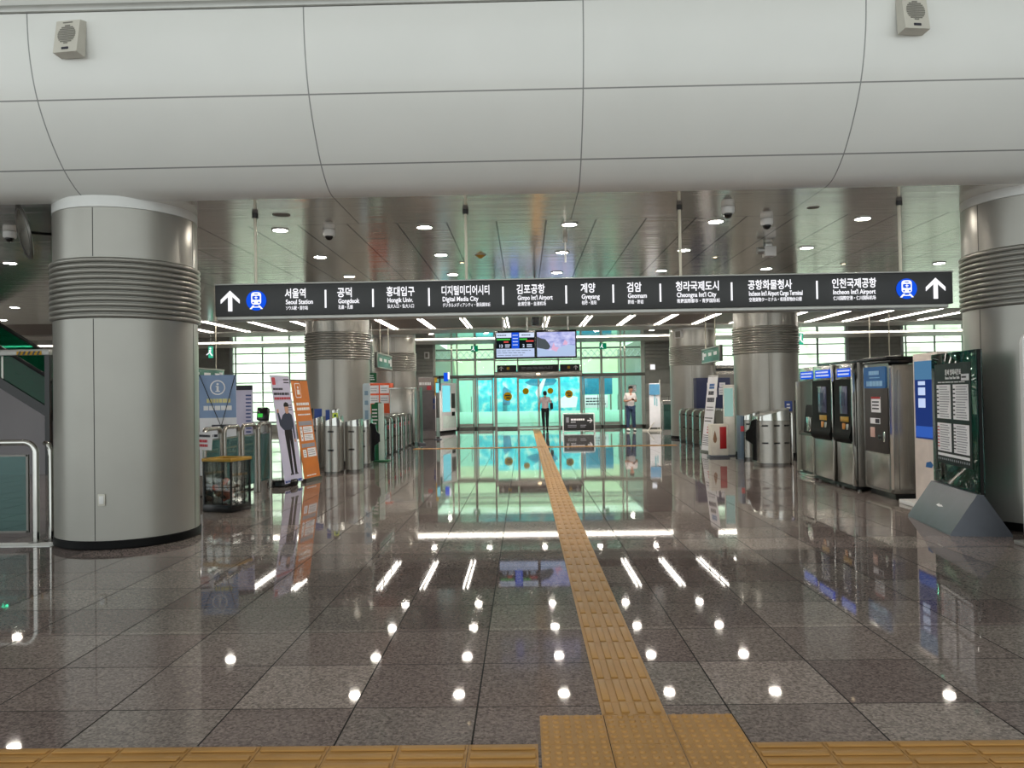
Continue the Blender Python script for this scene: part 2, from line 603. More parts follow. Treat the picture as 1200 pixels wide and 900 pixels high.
M['scr_hill'] = emit('screen_hill', (78, 84, 88), 1.0)
M['scr_town'] = emit('screen_town', (176, 196, 228), 1.0)
M['scr_pink'] = emit('screen_pink', (222, 176, 206), 1.0)

def translucent(name, col):
    """thin film lit from both sides"""
    m, nt, out = new_mat(name)
    a = N(nt, 'ShaderNodeBsdfDiffuse')
    a.inputs[0].default_value = lin(col)
    b = N(nt, 'ShaderNodeBsdfTranslucent')
    b.inputs[0].default_value = lin(col)
    mx = N(nt, 'ShaderNodeMixShader')
    mx.inputs[0].default_value = 0.7
    nt.links.new(a.outputs[0], mx.inputs[1])
    nt.links.new(b.outputs[0], mx.inputs[2])
    nt.links.new(mx.outputs[0], out.inputs[0])
    return m
M['yellow_film'] = translucent('yellow_film', (255, 176, 26))

M['mint_wall'] = mat('mint_wall', (178, 230, 210), 0.7, var=0.04, scale=0.8)
M['fascia_black'] = mat('fascia_black', (8, 8, 9), 0.55, spec=0.12)
def frosted(name, tint, col, amount):
    """tinted glass with a printed or frosted film"""
    m = glass(name, tint, 0.9)
    nt = m.node_tree
    out = [n for n in nt.nodes if n.type == 'OUTPUT_MATERIAL'][0]
    src = out.inputs[0].links[0].from_socket
    d = N(nt, 'ShaderNodeBsdfDiffuse')
    d.inputs[0].default_value = lin(col)
    tl = N(nt, 'ShaderNodeBsdfTranslucent')
    tl.inputs[0].default_value = lin(col)
    m1 = N(nt, 'ShaderNodeMixShader')
    m1.inputs[0].default_value = 0.5
    nt.links.new(d.outputs[0], m1.inputs[1])
    nt.links.new(tl.outputs[0], m1.inputs[2])
    m2 = N(nt, 'ShaderNodeMixShader')
    m2.inputs[0].default_value = amount
    nt.links.new(src, m2.inputs[1])
    nt.links.new(m1.outputs[0], m2.inputs[2])
    nt.links.new(m2.outputs[0], out.inputs[0])
    return m
M['g_sign'] = frosted('teal_sign_glass', (0.62, 0.80, 0.76), (150, 196, 184), 0.5)
M['g_hoop'] = frosted('hoop_glass', (0.50, 0.72, 0.70), (110, 150, 148), 0.25)
M['base_black'] = mat('column_base_black', (9, 9, 10), 0.5, spec=0.15)
M['g_escalator'] = frosted('escalator_glass', (0.14, 0.58, 0.44), (22, 104, 76), 0.4)

# ------------------------------------------------------------------ room shell
CH = 3.6                                   # height of the metal ceiling
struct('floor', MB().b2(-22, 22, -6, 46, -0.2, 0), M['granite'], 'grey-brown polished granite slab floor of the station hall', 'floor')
struct('ceiling', MB().b2(-22, 22, 7.98, 20.3, CH, CH + 0.3), M['ceil'], 'grey metal tray ceiling with rows of downlights', 'ceiling')
struct('ceiling', MB().b2(-22, 22, 20.3, 23.8, CH + 0.02, CH + 0.3), M['ceil_brown'], 'brown ceiling field between the slanting strip lights', 'ceiling')
struct('trim_1', MB().b2(-22, 22, 23.8, 25.3, CH - 0.03, CH + 0.3), M['ceil_pale'], 'pale ceiling band behind the strip lights', 'trim')
struct('ceiling', MB().b2(-22, 22, 25.3, 27.85, CH, CH + 0.3), M['ceil_mirror'], 'mirror-like ceiling field in front of the long cove light', 'ceiling')
struct('trim_2', MB().b2(-22, 22, 28.5, 30.9, CH - 0.02, CH + 0.3), M['ceil_pale'], 'pale ceiling band behind the long cove light', 'trim')
struct('ceiling', MB().b2(-22, 22, 30.9, 34.6, 3.8, 4.1), M['ceil_mirror'], 'shiny ceiling field right above the glass front', 'ceiling')
struct('trim_3', MB().b2(-22, 22, 27.85, 28.5, CH + 0.14, CH + 0.3), M['white'], 'white recess over the long cove light', 'trim')
struct('ceiling', MB().b2(-22, 22, -6, 7.2, 9.0, 9.3), M['wall_pale'], 'high white ceiling over the entrance bay', 'ceiling')
struct('wall_left', MB().b2(-22.3, -22, 6.9, 34.6, 0, 9.3), M['wall_pale'], 'pale side wall beyond the escalator', 'wall')
struct('wall_right', MB().b2(22, 22.3, -6, 34.6, 0, 9.3), M['wall_pale'], 'pale side wall beyond the ticket machines', 'wall')

# curved bulkhead of white panels
prof = [(8.0, 3.6), (7.86, 3.607), (7.70, 3.655), (7.5, 3.785), (7.34, 3.945), (7.2, 4.125), (7.08, 4.33), (7.0, 4.55), (6.95, 4.8), (6.93, 5.08)]
def smooth_curve(p, n=5):
    out = []
    for i in range(len(p) - 1):
        p0 = p[max(0, i - 1)]; p1 = p[i]; p2 = p[i + 1]; p3 = p[min(len(p) - 1, i + 2)]
        for k in range(n):
            t = k / n
            q = []
            for d in (0, 1):
                q.append(0.5 * (2 * p1[d] + (p2[d] - p0[d]) * t + (2 * p0[d] - 5 * p1[d] + 4 * p2[d] - p3[d]) * t * t + (3 * p1[d] - p0[d] - 3 * p2[d] + p3[d]) * t ** 3))
            out.append(tuple(q))
    out.append(p[-1])
    return out
pc = smooth_curve(prof)
outline = pc + [(7.3, 5.08), (8.4, 4.0), (8.4, 3.61)]
struct('wall_front', MB().prism(outline, -22, 22, 'x'), M['panel_white'], 'curved white panel bulkhead over the hall entrance', 'wall', angle=25)
struct('trim_4', MB().b2(-22, 22, 6.9, 7.2, 5.085, 5.15, 0.01), M['alu'], 'aluminium rail along the top of the curved bulkhead', 'trim')
struct('wall_front', MB().b2(-22, 22, 7.0, 7.2, 5.15, 9.0), M['wall_pale'], 'plain wall above the curved bulkhead', 'wall')

# ------------------------------------------------------------------ columns
def column(x, y, seam0, top, label):
    c = root('column', label, 'column', (x, y, 0), kind='structure')
    MB().lathe([(0.725, 0.0), (0.735, 0.012), (0.735, 0.085), (0.72, 0.09)], seg=96).build('base', M['base_black'], c)
    MB().lathe([(0.70, 0.088), (0.723, 0.092), (0.723, 2.36), (0.70, 2.362)], seg=96).build('shaft', M['col'], c)
    p = []
    n = 11
    h = (2.985 - 2.36) / n
    for i in range(n):
        z = 2.36 + i * h
        p += [(0.700, z), (0.700, z + h * 0.10), (0.730, z + h * 0.16), (0.750, z + h * 0.32), (0.755, z + h * 0.54), (0.750, z + h * 0.76), (0.730, z + h * 0.94), (0.700, z + h * 0.985)]
    p.append((0.715, 2.985))
    MB().lathe(p, seg=96).build('collar', M['col'], c, angle=50)
    MB().lathe([(0.70, 2.984), (0.723, 2.988), (0.723, 3.50), (0.70, 3.502)], seg=96).build('upper_shaft', M['col'], c)
    MB().lathe([(0.71, 3.50), (0.726, 3.506), (0.726, top - 0.004), (0.71, top)], seg=96).build('top_ring', M['col_ring'], c)
    for k in range(4):
        a = R(seam0 + 90 * k)
        px, py = 0.7215 * math.cos(a), 0.7215 * math.sin(a)
        s = MB()
        s.box((px, py, 1.226), (0.006, 0.007, 2.26), rot=(0, 0, a))
        s.box((px, py, 3.245), (0.006, 0.007, 0.50), rot=(0, 0, a))
        s.build('seam', M['seam'], c)
    return c
column(-4.40, 8.47, -88.5, 3.625, 'big round metal column beside the escalator, nearest of the escalator-side columns')
column(5.68, 8.55, -170, 3.625, 'big round metal column right behind the timetable stand')
column(-4.31, 17.73, -84, CH, 'round metal column rising behind the drum-shaped gates and orange banner')
column(5.67, 18.10, -102, CH, 'round metal column between the ticket machines and the fire extinguisher box')
column(-4.44, 26.25, -80, CH, 'round metal column behind the bare steel cabinet')
column(5.53, 25.30, -104, CH, 'round metal column with a small white box, behind the navy cabinet')

# ------------------------------------------------------------------ glass front
YF = 34.4
def louver_wall(x0, x1, y, label):
    w = MB()
    w.b2(x0, x1, y + 0.06, y + 0.26, 0, 4.1)
    z = 0.06
    while z < 4.0:
        hh = 0.62 if z < 2.3 else 0.17
        w.b2(x0 + 0.01, x1 - 0.01, y, y + 0.06, z, z + hh - 0.025, 0.006)
        z += hh
    return struct('wall_back', w, M['louver'], label, 'wall')
louver_wall(-6.75, -4.08, YF, 'dark panelled wall between the glass front and the escalator-side windows')
louver_wall(5.40, 8.2, YF, 'dark panelled wall between the glass front and the ticket-side windows')
louver_wall(-16.8, -13.25, YF, 'dark panelled wall far behind the information banner')
louver_wall(14.45, 16.75, YF, 'dark panelled wall seen above the ticket machines')
struct('wall_back', MB().b2(-22, -16.8, YF, YF + 0.26, 0, 4.1), M['wall_pale'], 'pale end wall behind the escalator', 'wall')
struct('wall_back', MB().b2(20.6, 22, YF, YF + 0.26, 0, 4.1), M['wall_pale'], 'pale end wall in the ticket-side corner', 'wall')

def curtain(name, x0, x1, label, xs):
    f = MB()
    for x in xs:
        f.b2(x - 0.026, x + 0.026, YF - 0.01, YF + 0.06, 0, 4.1)
    for e in (x0 + 0.06, x1 - 0.06):
        f.b2(e - 0.06, e + 0.06, YF - 0.04, YF + 0.12, 0, 4.1)
    k = 0
    while True:
        z = 3.98 - 0.44 * k
        if z < 0.1:
            break
        f.b2(x0, x1, YF, YF + 0.05, z - 0.024, z + 0.024)
        k += 1
    o = f.build('frame', M['mullion'])
    o.name = name
    o['kind'] = 'structure'
    o['label'] = label
    o['category'] = 'window'
    MB().b2(x0, x1, YF + 0.02, YF + 0.032, 0.02, 4.08).build('pane', M['g_window'], o)
    MB().b2(x0, x1, YF - 0.12, YF - 0.04, 0.0, 0.34, 0.01).build('sill_panel', M['louver'], o)
    return o
curtain('window_3', -13.25, -6.75, 'gridded window wall behind the police and orange banners', [-13.0 + 1.22 * k for k in range(6)])
curtain('window_4', 8.2, 14.45, 'gridded window wall behind the ticket machines', [8.2 + 1.22 * k for k in range(1, 5)] + [13.1])
curtain('window_5', 16.75, 20.6, 'gridded window wall above the timetable stand', [17.0, 18.27, 19.5])

def bay(name, x0, x1, posts, label, leafs):
    f = MB()
    for x, w in posts:
        f.b2(x - w / 2, x + w / 2, YF - 0.05, YF + 0.07, 0, 3.8)
    f.b2(x0, x1, YF - 0.04, YF + 0.06, 3.05, 3.10)
    o = f.build(name, M['frame'])
    o['kind'] = 'structure'
    o['label'] = label
    o['category'] = 'window'
    MB().b2(x0, x1, YF - 0.06, YF + 0.08, 2.27, 2.41, 0.01).build('transom', M['frame_dark'], o)
    MB().b2(x0, x1, YF - 0.05, YF + 0.07, 0.0, 0.09).build('bottom_rail', M['frame_dark'], o)
    MB().b2(x0, x1, YF, YF + 0.012, 0.02, 3.8).build('pane', M['g_facade'], o)
    for a, b in leafs:
        l = MB()
        l.b2(a, a + 0.05, YF - 0.03, YF + 0.05, 0.09, 2.27)
        l.b2(b - 0.05, b, YF - 0.03, YF + 0.05, 0.09, 2.27)
        l.b2(a, b, YF - 0.03, YF + 0.05, 2.18, 2.26)
        l.b2(a, b, YF - 0.03, YF + 0.05, 0.1, 0.22)
        d = l.build('door_leaf', M['frame'], o)
        MB().cyl(((a + 0.12 if a > b else b - 0.12), YF - 0.09, 0.75), (b - 0.12, YF - 0.09, 1.45), 0.015, 10).build('pull_handle', M['steel_pol'], d)
    return o
bay('window_1', -4.08, -1.28, [(-4.02, 0.12), (-3.24, 0.07), (-3.0, 0.06), (-2.19, 0.10), (-1.32, 0.07)], 'glazed bay with swing doors on the escalator side of the portal', [(-2.97, -2.26), (-2.12, -1.40)])
w2 = bay('window_2', 2.52, 5.40, [(5.30, 0.16), (4.50, 0.07), (4.33, 0.06), (3.46, 0.10), (2.56, 0.07)], 'glazed bay behind the standing man in the white shirt', [(2.64, 3.39), (3.53, 4.28)])
n = MB().b2(4.66, 5.0, YF - 0.012, YF - 0.004, 1.55, 1.86).build('notice', M['paper'], w2)
bars(MB(), 4.69, 4.96, 1.58, 1.83, 5, YF - 0.016, seed=5).build('print', M['ink_grey'], n)

# middle portal with sliding doors
f = MB()
for x in (-1.25, -0.28, 1.54, 2.49):
    f.b2(x - 0.045, x + 0.045, 33.86, 33.96, 0, 2.3)
for x in (-0.28, 1.54):
    f.b2(x - 0.03, x + 0.03, YF - 0.03, YF + 0.05, 2.5, 3.8)
for x in (-1.25, 2.49):
    f.b2(x - 0.03, x + 0.03, 33.96, YF, 0, 0.1)
f.b2(-1.28, 2.52, YF - 0.03, YF + 0.05, 3.02, 3.07)
door = f.build('door_1', M['frame'])
door['kind'] = 'structure'; door['label'] = 'glass portal with sliding doors in the middle of the end wall'; door['category'] = 'door'
MB().b2(-1.32, 2.56, 33.80, YF + 0.1, 2.26, 2.52, 0.015).build('header', M['steel'], door)
MB().ball((0.62, 33.79, 2.40), (0.09, 0.03, 0.03)).build('sensor', M['lamp_small'], door)
rail = MB()
rail.b2(-1.25, -0.28, 33.87, 33.95, 0, 0.10)
rail.b2(1.54, 2.49, 33.87, 33.95, 0, 0.10)
rail.build('bottom_rail', M['frame_dark'], door)
g = MB()
g.b2(-1.21, -0.32, 33.9, 33.912, 0.1, 2.26)
g.b2(1.58, 2.45, 33.9, 33.912, 0.1, 2.26)
g.b2(-1.256, -1.244, 33.95, YF, 0.02, 2.26)
g.b2(2.484, 2.496, 33.95, YF, 0.02, 2.26)
g.b2(-1.28, 2.52, YF, YF + 0.012, 2.52, 3.8)
g.build('side_pane', M['g_facade'], door)
for a, b in ((-0.28, 0.63), (0.64, 1.54)):
    l = MB()
    l.b2(a, a + 0.04, 34.08, 34.13, 0.02, 2.26)
    l.b2(b - 0.04, b, 34.08, 34.13, 0.02, 2.26)
    l.b2(a, b, 34.08, 34.13, 2.2, 2.26)
    l.b2(a, b, 34.08, 34.13, 0.02, 0.10)
    d = l.build('sliding_leaf', M['frame'], door)
    MB().b2(a + 0.04, b - 0.04, 34.1, 34.112, 0.1, 2.2).build('pane', M['g_facade'], d)
for x, y, z, r in ((-0.74, 33.885, 1.43, 0.19), (0.06, 34.07, 1.65, 0.14), (1.15, 34.07, 1.65, 0.13), (1.96, 33.885, 1.5, 0.17)):
    sm = MB()
    qv = bmesh.ops.create_circle(sm.bm, cap_ends=True, segments=32, radius=r)
    bmesh.ops.transform(sm.bm, matrix=Matrix.Translation((x, y, z)) @ Matrix.Rotation(R(90), 4, 'X'), verts=qv['verts'])
    s = sm.build('sticker', M['yellow_film'], door)
    if r > 0.15:
        q = MB()
        q.b2(x - r * 0.6, x + r * 0.6, y - 0.004, y, z + r * 0.1, z + r * 0.35)
        q.b2(x - r * 0.35, x + r * 0.5, y - 0.004, y, z - r * 0.5, z - r * 0.2)
        q.build('print', M['ink'], s)

# direction boards above the portal header
def header_board(x0, x1, label, arrow=None, icon=None, words=True):
    t = root('overdoor_sign', label, 'sign', ((x0 + x1) / 2, 33.78, 2.52), group='black direction boards above the sliding doors')
    w = x1 - x0
    MB().b2(-w / 2, w / 2, 0, 0.05, 0, 0.29, 0.006).build('board', M['charcoal'], t)
    if arrow is not None:
        arrow_mesh(MB(), arrow, -0.003, 0.145, 0.2).build('arrow', M['ink_white'], t)
    if icon is not None:
        MB().b2(icon - 0.06, icon + 0.06, -0.004, 0, 0.09, 0.21).build('icon', M['yellow'], t)
    if words:
        bars(MB(), -w * 0.42, w * 0.42, 0.09, 0.21, 2, -0.004, seed=3).build('lettering', M['ink_grey'], t)
    return t
def arrow_mesh(mb, x, y, z, s, ang=0.0, t=0.003):
    """a bold up arrow, height s, turned by ang about its centre"""
    p = [(0, 0.5), (0.46, 0.04), (0.46, -0.14), (0.33, -0.14), (0.09, 0.12), (0.09, -0.5), (-0.09, -0.5), (-0.09, 0.12), (-0.33, -0.14), (-0.46, -0.14), (-0.46, 0.04)]
    p = [(0, 0.5), (0.46, 0.06), (0.46, -0.13), (0.10, 0.20), (0.10, -0.5), (-0.10, -0.5), (-0.10, 0.20), (-0.46, -0.13), (-0.46, 0.06)]
    c, sn = math.cos(ang), math.sin(ang)
    mb.prism([(x + s * (a * c + b * sn), z + s * (-a * sn + b * c)) for a, b in p], y, y + t, 'y')
    return mb
header_board(-1.19, -0.33, 'black board with white arrow above the sliding door, on the escalator side', arrow=-0.25, icon=0.06, words=False)
header_board(-0.25, 1.50, 'long black board with faint lettering above the middle of the sliding doors')
header_board(1.58, 2.45, 'black board with white arrow above the sliding door, nearer the standing man', arrow=0.26, icon=-0.05, words=False)

# ------------------------------------------------------------------ outdoors behind the glass
struct('ground', MB().b2(-80, 80, 46, 130, -0.3, -0.1), M['concrete'], 'pale paved ground outside', 'ground')
struct('ground', MB().b2(-80, -4.6, 34.7, 46, -0.3, -0.1), M['concrete'], 'pale paved ground outside the escalator-side windows', 'ground')
struct('ground', MB().b2(5.9, 80, 34.7, 46, -0.3, -0.1), M['concrete'], 'pale paved ground outside the ticket-side windows', 'ground')
hb = bmesh.new()
rows = []
rh = random.Random(3)
for j in range(26):
    row = []
    for i in range(81):
        x = -80 + 2 * i
        y = 49 + j * 1.6
        z = min(17, max(-0.2, j * 0.62)) + (rh.uniform(-0.5, 0.5) if j > 1 else 0)
        row.append(hb.verts.new((x, y + rh.uniform(-0.5, 0.5), z)))
    rows.append(row)
for j in range(25):
    for i in range(80):
        hb.faces.new((rows[j][i], rows[j][i + 1], rows[j + 1][i + 1], rows[j + 1][i]))
mb = MB(); mb.bm.free(); mb.bm = hb
struct('hill', mb, M['hill'], 'sunlit green bank seen through the windows', 'hill', angle=80)

struct('wall_left', MB().b2(-4.6, -4.3, 34.7, 46, 0, 4.1), M['louver'], 'dark side wall of the glazed passage, escalator side', 'wall')
struct('wall_right', MB().b2(5.6, 5.9, 34.7, 46, 0, 4.1), M['louver'], 'dark side wall of the glazed passage, ticket side', 'wall')
struct('wall_back', MB().b2(-4.6, 5.9, 46, 46.3, 0, 2.75), M['mint_wall'], 'mint green wall closing the glazed passage', 'wall')
struct('wall_back', MB().b2(-4.6, 5.9, 46.02, 46.3, 2.75, 5.2), mat('pale_lime_wall', (222, 236, 196), 0.7, var=0.05, scale=0.8), 'pale lime band above the mint wall of the passage', 'wall')
t = root('lattice_truss', 'white lattice roof truss behind the upper glass of the end wall', 'truss', (0.65, 37, 0))
tr = MB()
tr.b2(-4.94, 4.94, -0.05, 0.05, 3.66, 3.74)
tr.build('top_chord', M['frame_dark'], t)
MB().b2(-4.94, 4.94, -0.05, 0.05, 3.22, 3.27).build('bottom_chord', M['frame_dark'], t)
tr = MB()
x = -4.9
while x < 4.8:
    tr.cyl((x, 0, 3.26), (x + 0.30, 0, 3.62), 0.018, 6)
    tr.cyl((x + 0.30, 0.03, 3.26), (x, 0.03, 3.62), 0.018, 6)
    x += 0.30
tr.build('lattice', M['mullion'], t)
t = root('hoarding', 'turquoise printed hoarding behind the sliding doors', 'hoarding', (0.83, 45.2, 0))
MB().b2(-2.45, 2.45, 0, 0.06, 0.40, 2.95, 0.01).build('panel', M['mural'], t)
MB().b2(-2.5, 2.5, 0.06, 0.12, 0.0, 0.45).build('foot_rail', M['frame'], t)
tq = mat('teal_print', (44, 138, 170), 0.6, var=0.1)
pr = MB()
pr.prism([(-0.8, 2.2), (-0.2, 2.55), (0.2, 2.2), (0.7, 2.7), (1.1, 2.3), (0.9, 2.05), (0.1, 1.95), (-0.5, 2.05)], -0.006, 0.0, 'y')
pr.prism([(-2.3, 0.9), (-1.7, 0.9), (-1.6, 1.7), (-2.0, 2.0), (-2.35, 1.5)], -0.006, 0.0, 'y')
pr.build('print', tq, t)
pr = MB()
pr.prism([(0.0, 1.2), (0.35, 2.1), (0.55, 2.75), (0.25, 2.35), (-0.2, 1.6)], -0.012, -0.006, 'y')
pr.prism([(1.2, 0.7), (2.2, 0.7), (2.3, 1.3), (1.7, 1.5), (1.25, 1.2)], -0.006, 0.0, 'y')
pr.build('white_print', M['ink_white'], t)
t = root('hoarding', 'blue printed board with white notice outside, beyond the swing doors by the standing man', 'hoarding', (3.95, 42, 0))
MB().b2(-0.85, 0.85, 0, 0.06, 1.45, 2.6, 0.01).build('panel', tq, t)
MB().b2(-0.7, 0.6, -0.02, 0.04, 0.72, 1.40, 0.01).build('notice', M['paper'], t)
MB().b2(-0.8, -0.72, 0.02, 0.08, 0, 1.5).build('leg', M['frame'], t)
MB().b2(0.72, 0.8, 0.02, 0.08, 0, 1.5).build('leg', M['frame'], t)
bars(MB(), -0.6, 0.5, 0.85, 1.3, 3, -0.024, seed=8).build('print', M['ink'], t)
t = root('hoarding', 'small turquoise board outside beyond the swing doors on the escalator side', 'hoarding', (-2.0, 44.0, 0))
MB().b2(-0.75, 0.75, 0, 0.05, 0.45, 2.5, 0.01).build('panel', M['mural'], t)
MB().b2(-0.6, -0.54, 0.0, 0.05, 0, 0.5).build('leg', M['frame'], t)
MB().b2(0.54, 0.6, 0.0, 0.05, 0, 0.5).build('leg', M['frame'], t)
tag(MB().b2(-4.25, 5.55, 40.5, 40.7, 0, 0.62, 0.02).build('parapet', M['mint_wall']), 'low pale parapet outside, seen through the lower door glass', 'parapet', kind='structure')

# ------------------------------------------------------------------ light fittings
rowsY = [9.43, 11.30, 13.17, 15.05, 16.92, 18.80]
proto = root('downlight', 'tmp', 'downlight', (0, 0, CH), group='recessed downlights in the metal ceiling')
MB().lathe([(0.098, 0.0), (0.105, -0.004), (0.105, -0.012), (0.090, -0.014), (0.084, -0.004), (0.084, 0.0)], seg=32).build('trim_ring', M['alu'], proto)
MB().lathe([(0.082, -0.002), (0.082, -0.009), (0.06, -0.013), (0.0005, -0.014)], seg=32).build('lamp', M['lamp'], proto)
ordn = ['first', 'second', 'third', 'fourth', 'fifth', 'sixth']
colw = {-2: 'two places from guide strip toward escalator', -1: 'one place from guide strip toward escalator', 0: 'straight above the yellow guide strip', 1: 'one place from guide strip toward ticket machines', 2: 'two places from guide strip toward ticket machines'}
first = True
def put_light(x, y, z, label):
    global first
    o = proto if first else copy_tree(proto)
    first = False
    o.location = (x, y, z)
    o['label'] = label
for r, y in enumerate(rowsY):
    for k in range(-2, 3):
        put_light(0.59 + 1.79 * k, y, CH, f'added unseen downlight in {ordn[r]} row behind bulkhead, {colw[k]}')
put_light(-7.64, 11.31, CH, 'round downlight beyond the big column, closest to the convex mirror')
put_light(-11.12, 16.6, CH, 'round downlight high above the escalator, the middle of three there')
put_light(-13.09, 19.1, CH, 'round downlight high above the escalator, deepest of three there')
put_light(6.97, 12.93, CH, 'round downlight above the gap between direction sign and timetable-side column')
side = [(-5.85, 2), (-5.85, 3), (-7.64, 2), (-7.64, 3), (-7.64, 4), (-9.44, 4), (-9.44, 5), (6.97, 0), (6.97, 1), (8.77, 1), (8.77, 2), (8.77, 3), (10.57, 2), (10.57, 3), (10.57, 4)]  # unseen downlights added behind the columns to brighten the hall inside
for x, r in side:
    n = round((abs(x - 0.6) - 4.7) / 1.8)
    put_light(x, rowsY[r], CH, f'added unseen downlight in {ordn[r]} row behind bulkhead, {["", "first", "second", "third", "fourth"][n]} in the bay {"beyond the escalator-side columns" if x < 0 else "over the ticket machines"}')
for k in range(-2, 3):
    put_light(0.6 + 1.85 * k, 25.75, CH, 'downlight in the mirror-like ceiling field, ' + colw[k])
put_light(-3.3, 33.3, 3.8, 'round downlight by the glass front, above the swing doors on the escalator side')
put_light(4.6, 33.3, 3.8, 'round downlight by the glass front, above the standing man')

ps = root('ceiling_strip_light', 'tmp', 'strip light', (0, 22.05, CH + 0.02), group='linear strip lights in the brown ceiling field')
MB().b2(-0.085, 0.085, -1.7, 1.7, -0.02, -0.0005).build('housing', M['ceil_pale'], ps)
for s in (-1, 1):
    MB().b2(s * 0.055 - 0.015, s * 0.055 + 0.015, -1.65, 1.65, -0.03, -0.019).build('tube', M['strip'], ps)
for i, k in enumerate(range(-8, 12)):
    o = ps if i == 0 else copy_tree(ps)
    o.location = (-0.5 + 1.15 * k, 22.05, CH + 0.02)
    if k <= -1:
        w = f'{["first","second","third","fourth","fifth","sixth","seventh","eighth"][-k-1]} from the screens toward the escalator'
    elif k <= 1:
        w = ['above the departure screen', 'above the landscape video screen'][k]
    else:
        w = f'{["first","second","third","fourth","fifth","sixth","seventh","eighth","ninth","tenth"][k-2]} from the screens toward the ticket machines'
    o['label'] = 'twin-tube strip light in brown ceiling, ' + w
t = root('cove_light', 'long continuous cove light across the ceiling before the glass front', 'cove light', (0, 28.17, CH + 0.12))
MB().b2(-21.9, 21.9, -0.30, 0.30, -0.02, 0.02).build('housing', M['white'], t)
MB().b2(-21.8, 21.8, -0.24, 0.24, -0.05, -0.02, 0.008).build('diffuser', M['cove'], t)

# world, sun, camera
w = bpy.data.worlds.new('World')
sc.world = w
w.use_nodes = True
nt = w.node_tree
bg = nt.nodes['Background'] if 'Background' in nt.nodes else nt.nodes.new('ShaderNodeBackground')
bg.inputs[0].default_value = (0.93, 1.0, 1.0, 1)
bg.inputs[1].default_value = 1.15
su = bpy.data.lights.new('sun', 'SUN')
su.energy = 3.5
su.angle = R(3)
su.color = (1, 0.97, 0.9)
so = bpy.data.objects.new('sun', su)
C.objects.link(so)
so.rotation_euler = Vector((0.12, 0.62, -0.78)).to_track_quat('-Z', 'Y').to_euler()
so.location = (0, -20, 30)

cam = bpy.data.cameras.new('camera')
co = bpy.data.objects.new('camera', cam)
C.objects.link(co)
cam.sensor_width = 36
cam.sensor_fit = 'HORIZONTAL'
cam.lens = 899.926 / 1200 * 36
cam.clip_end = 500
ya, pi_, ro = 0.01598, 0.01374, -0.01613
wv = Vector((-math.sin(ya) * math.cos(pi_), math.cos(ya) * math.cos(pi_), math.sin(pi_)))
r0 = Vector((math.cos(ya), math.sin(ya), 0))
u0 = r0.cross(wv)
rv = r0 * math.cos(ro) + u0 * math.sin(ro)
uv = -r0 * math.sin(ro) + u0 * math.cos(ro)
mt = Matrix((( rv.x, uv.x, -wv.x, 0), (rv.y, uv.y, -wv.y, 0), (rv.z, uv.z, -wv.z, 1.51344), (0, 0, 0, 1)))
co.matrix_world = mt
sc.camera = co
sc.view_settings.view_transform = 'Standard'
sc.view_settings.look = 'None'
sc.view_settings.gamma = 1.0
sc.view_settings.use_curve_mapping = False
sc.view_settings.exposure = 0.40

# ------------------------------------------------------------------ tactile paving
def bar_strip(mb, x0, x1, y0, y1, lengthwise=True, tile=0.3, first=None):
    """yellow guide tiles: four raised bars per tile, real relief"""
    if lengthwise:
        y = y0
        while y < y1 - 0.02:
            e = min(y + (first if first and y == y0 else tile), y1)
            mb.b2(x0, x1, y + 0.0015, e - 0.0015, 0.0, 0.004)
            for k in range(4):
                xc = x0 + (x1 - x0) * (k + 0.5) / 4
                if e - y > 0.08:
                    mb.b2(xc - 0.02, xc + 0.02, y + 0.012, e - 0.012, 0.004, 0.0115, 0.005)
            y = e
    else:
        x = x0
        while x < x1 - 0.02:
            e = min(x + tile, x1)
            mb.b2(x + 0.0015, e - 0.0015, y0, y1, 0.0, 0.004)
            for k in range(4):
                yc = y0 + (y1 - y0) * (k + 0.5) / 4
                if e - x > 0.08:
                    mb.b2(x + 0.012, e - 0.012, yc - 0.02, yc + 0.02, 0.004, 0.0115, 0.005)
            x = e
    return mb
tag(bar_strip(MB(), 0.340, 0.640, 3.632, 21.62, first=0.144).build('tactile_strip', M['tactile'], angle=50), 'long yellow ribbed guide strip running down the hall toward the glass doors', 'tactile paving', 'yellow tactile paving')
tag(bar_strip(MB(), 0.340, 0.640, 22.22, 33.2).build('tactile_strip', M['tactile'], angle=50), 'far yellow ribbed strip from the crossing to the sliding doors', 'tactile paving', 'yellow tactile paving')
tag(bar_strip(MB(), -3.2, 0.2, 21.77, 22.07, False).build('tactile_strip', M['tactile'], angle=50), 'yellow cross strip at the far crossing, pointing to the escalator-side gates', 'tactile paving', 'yellow tactile paving')
tag(bar_strip(MB(), 0.8, 4.3, 21.77, 22.07, False).build('tactile_strip', M['tactile'], angle=50), 'yellow cross strip at the far crossing, pointing to the fire extinguisher box', 'tactile paving', 'yellow tactile paving')
tag(bar_strip(MB(), -4.765, 0.043, 3.035, 3.335, False).build('tactile_strip', M['tactile'], angle=50), 'yellow ribbed strip along the bottom edge, meeting the studded block from the escalator side', 'tactile paving', 'yellow tactile paving')
tag(bar_strip(MB(), 0.947, 5.5, 3.035, 3.335, False).build('tactile_strip', M['tactile'], angle=50), 'yellow ribbed strip along the bottom edge, meeting the studded block from the machine side', 'tactile paving', 'yellow tactile paving')
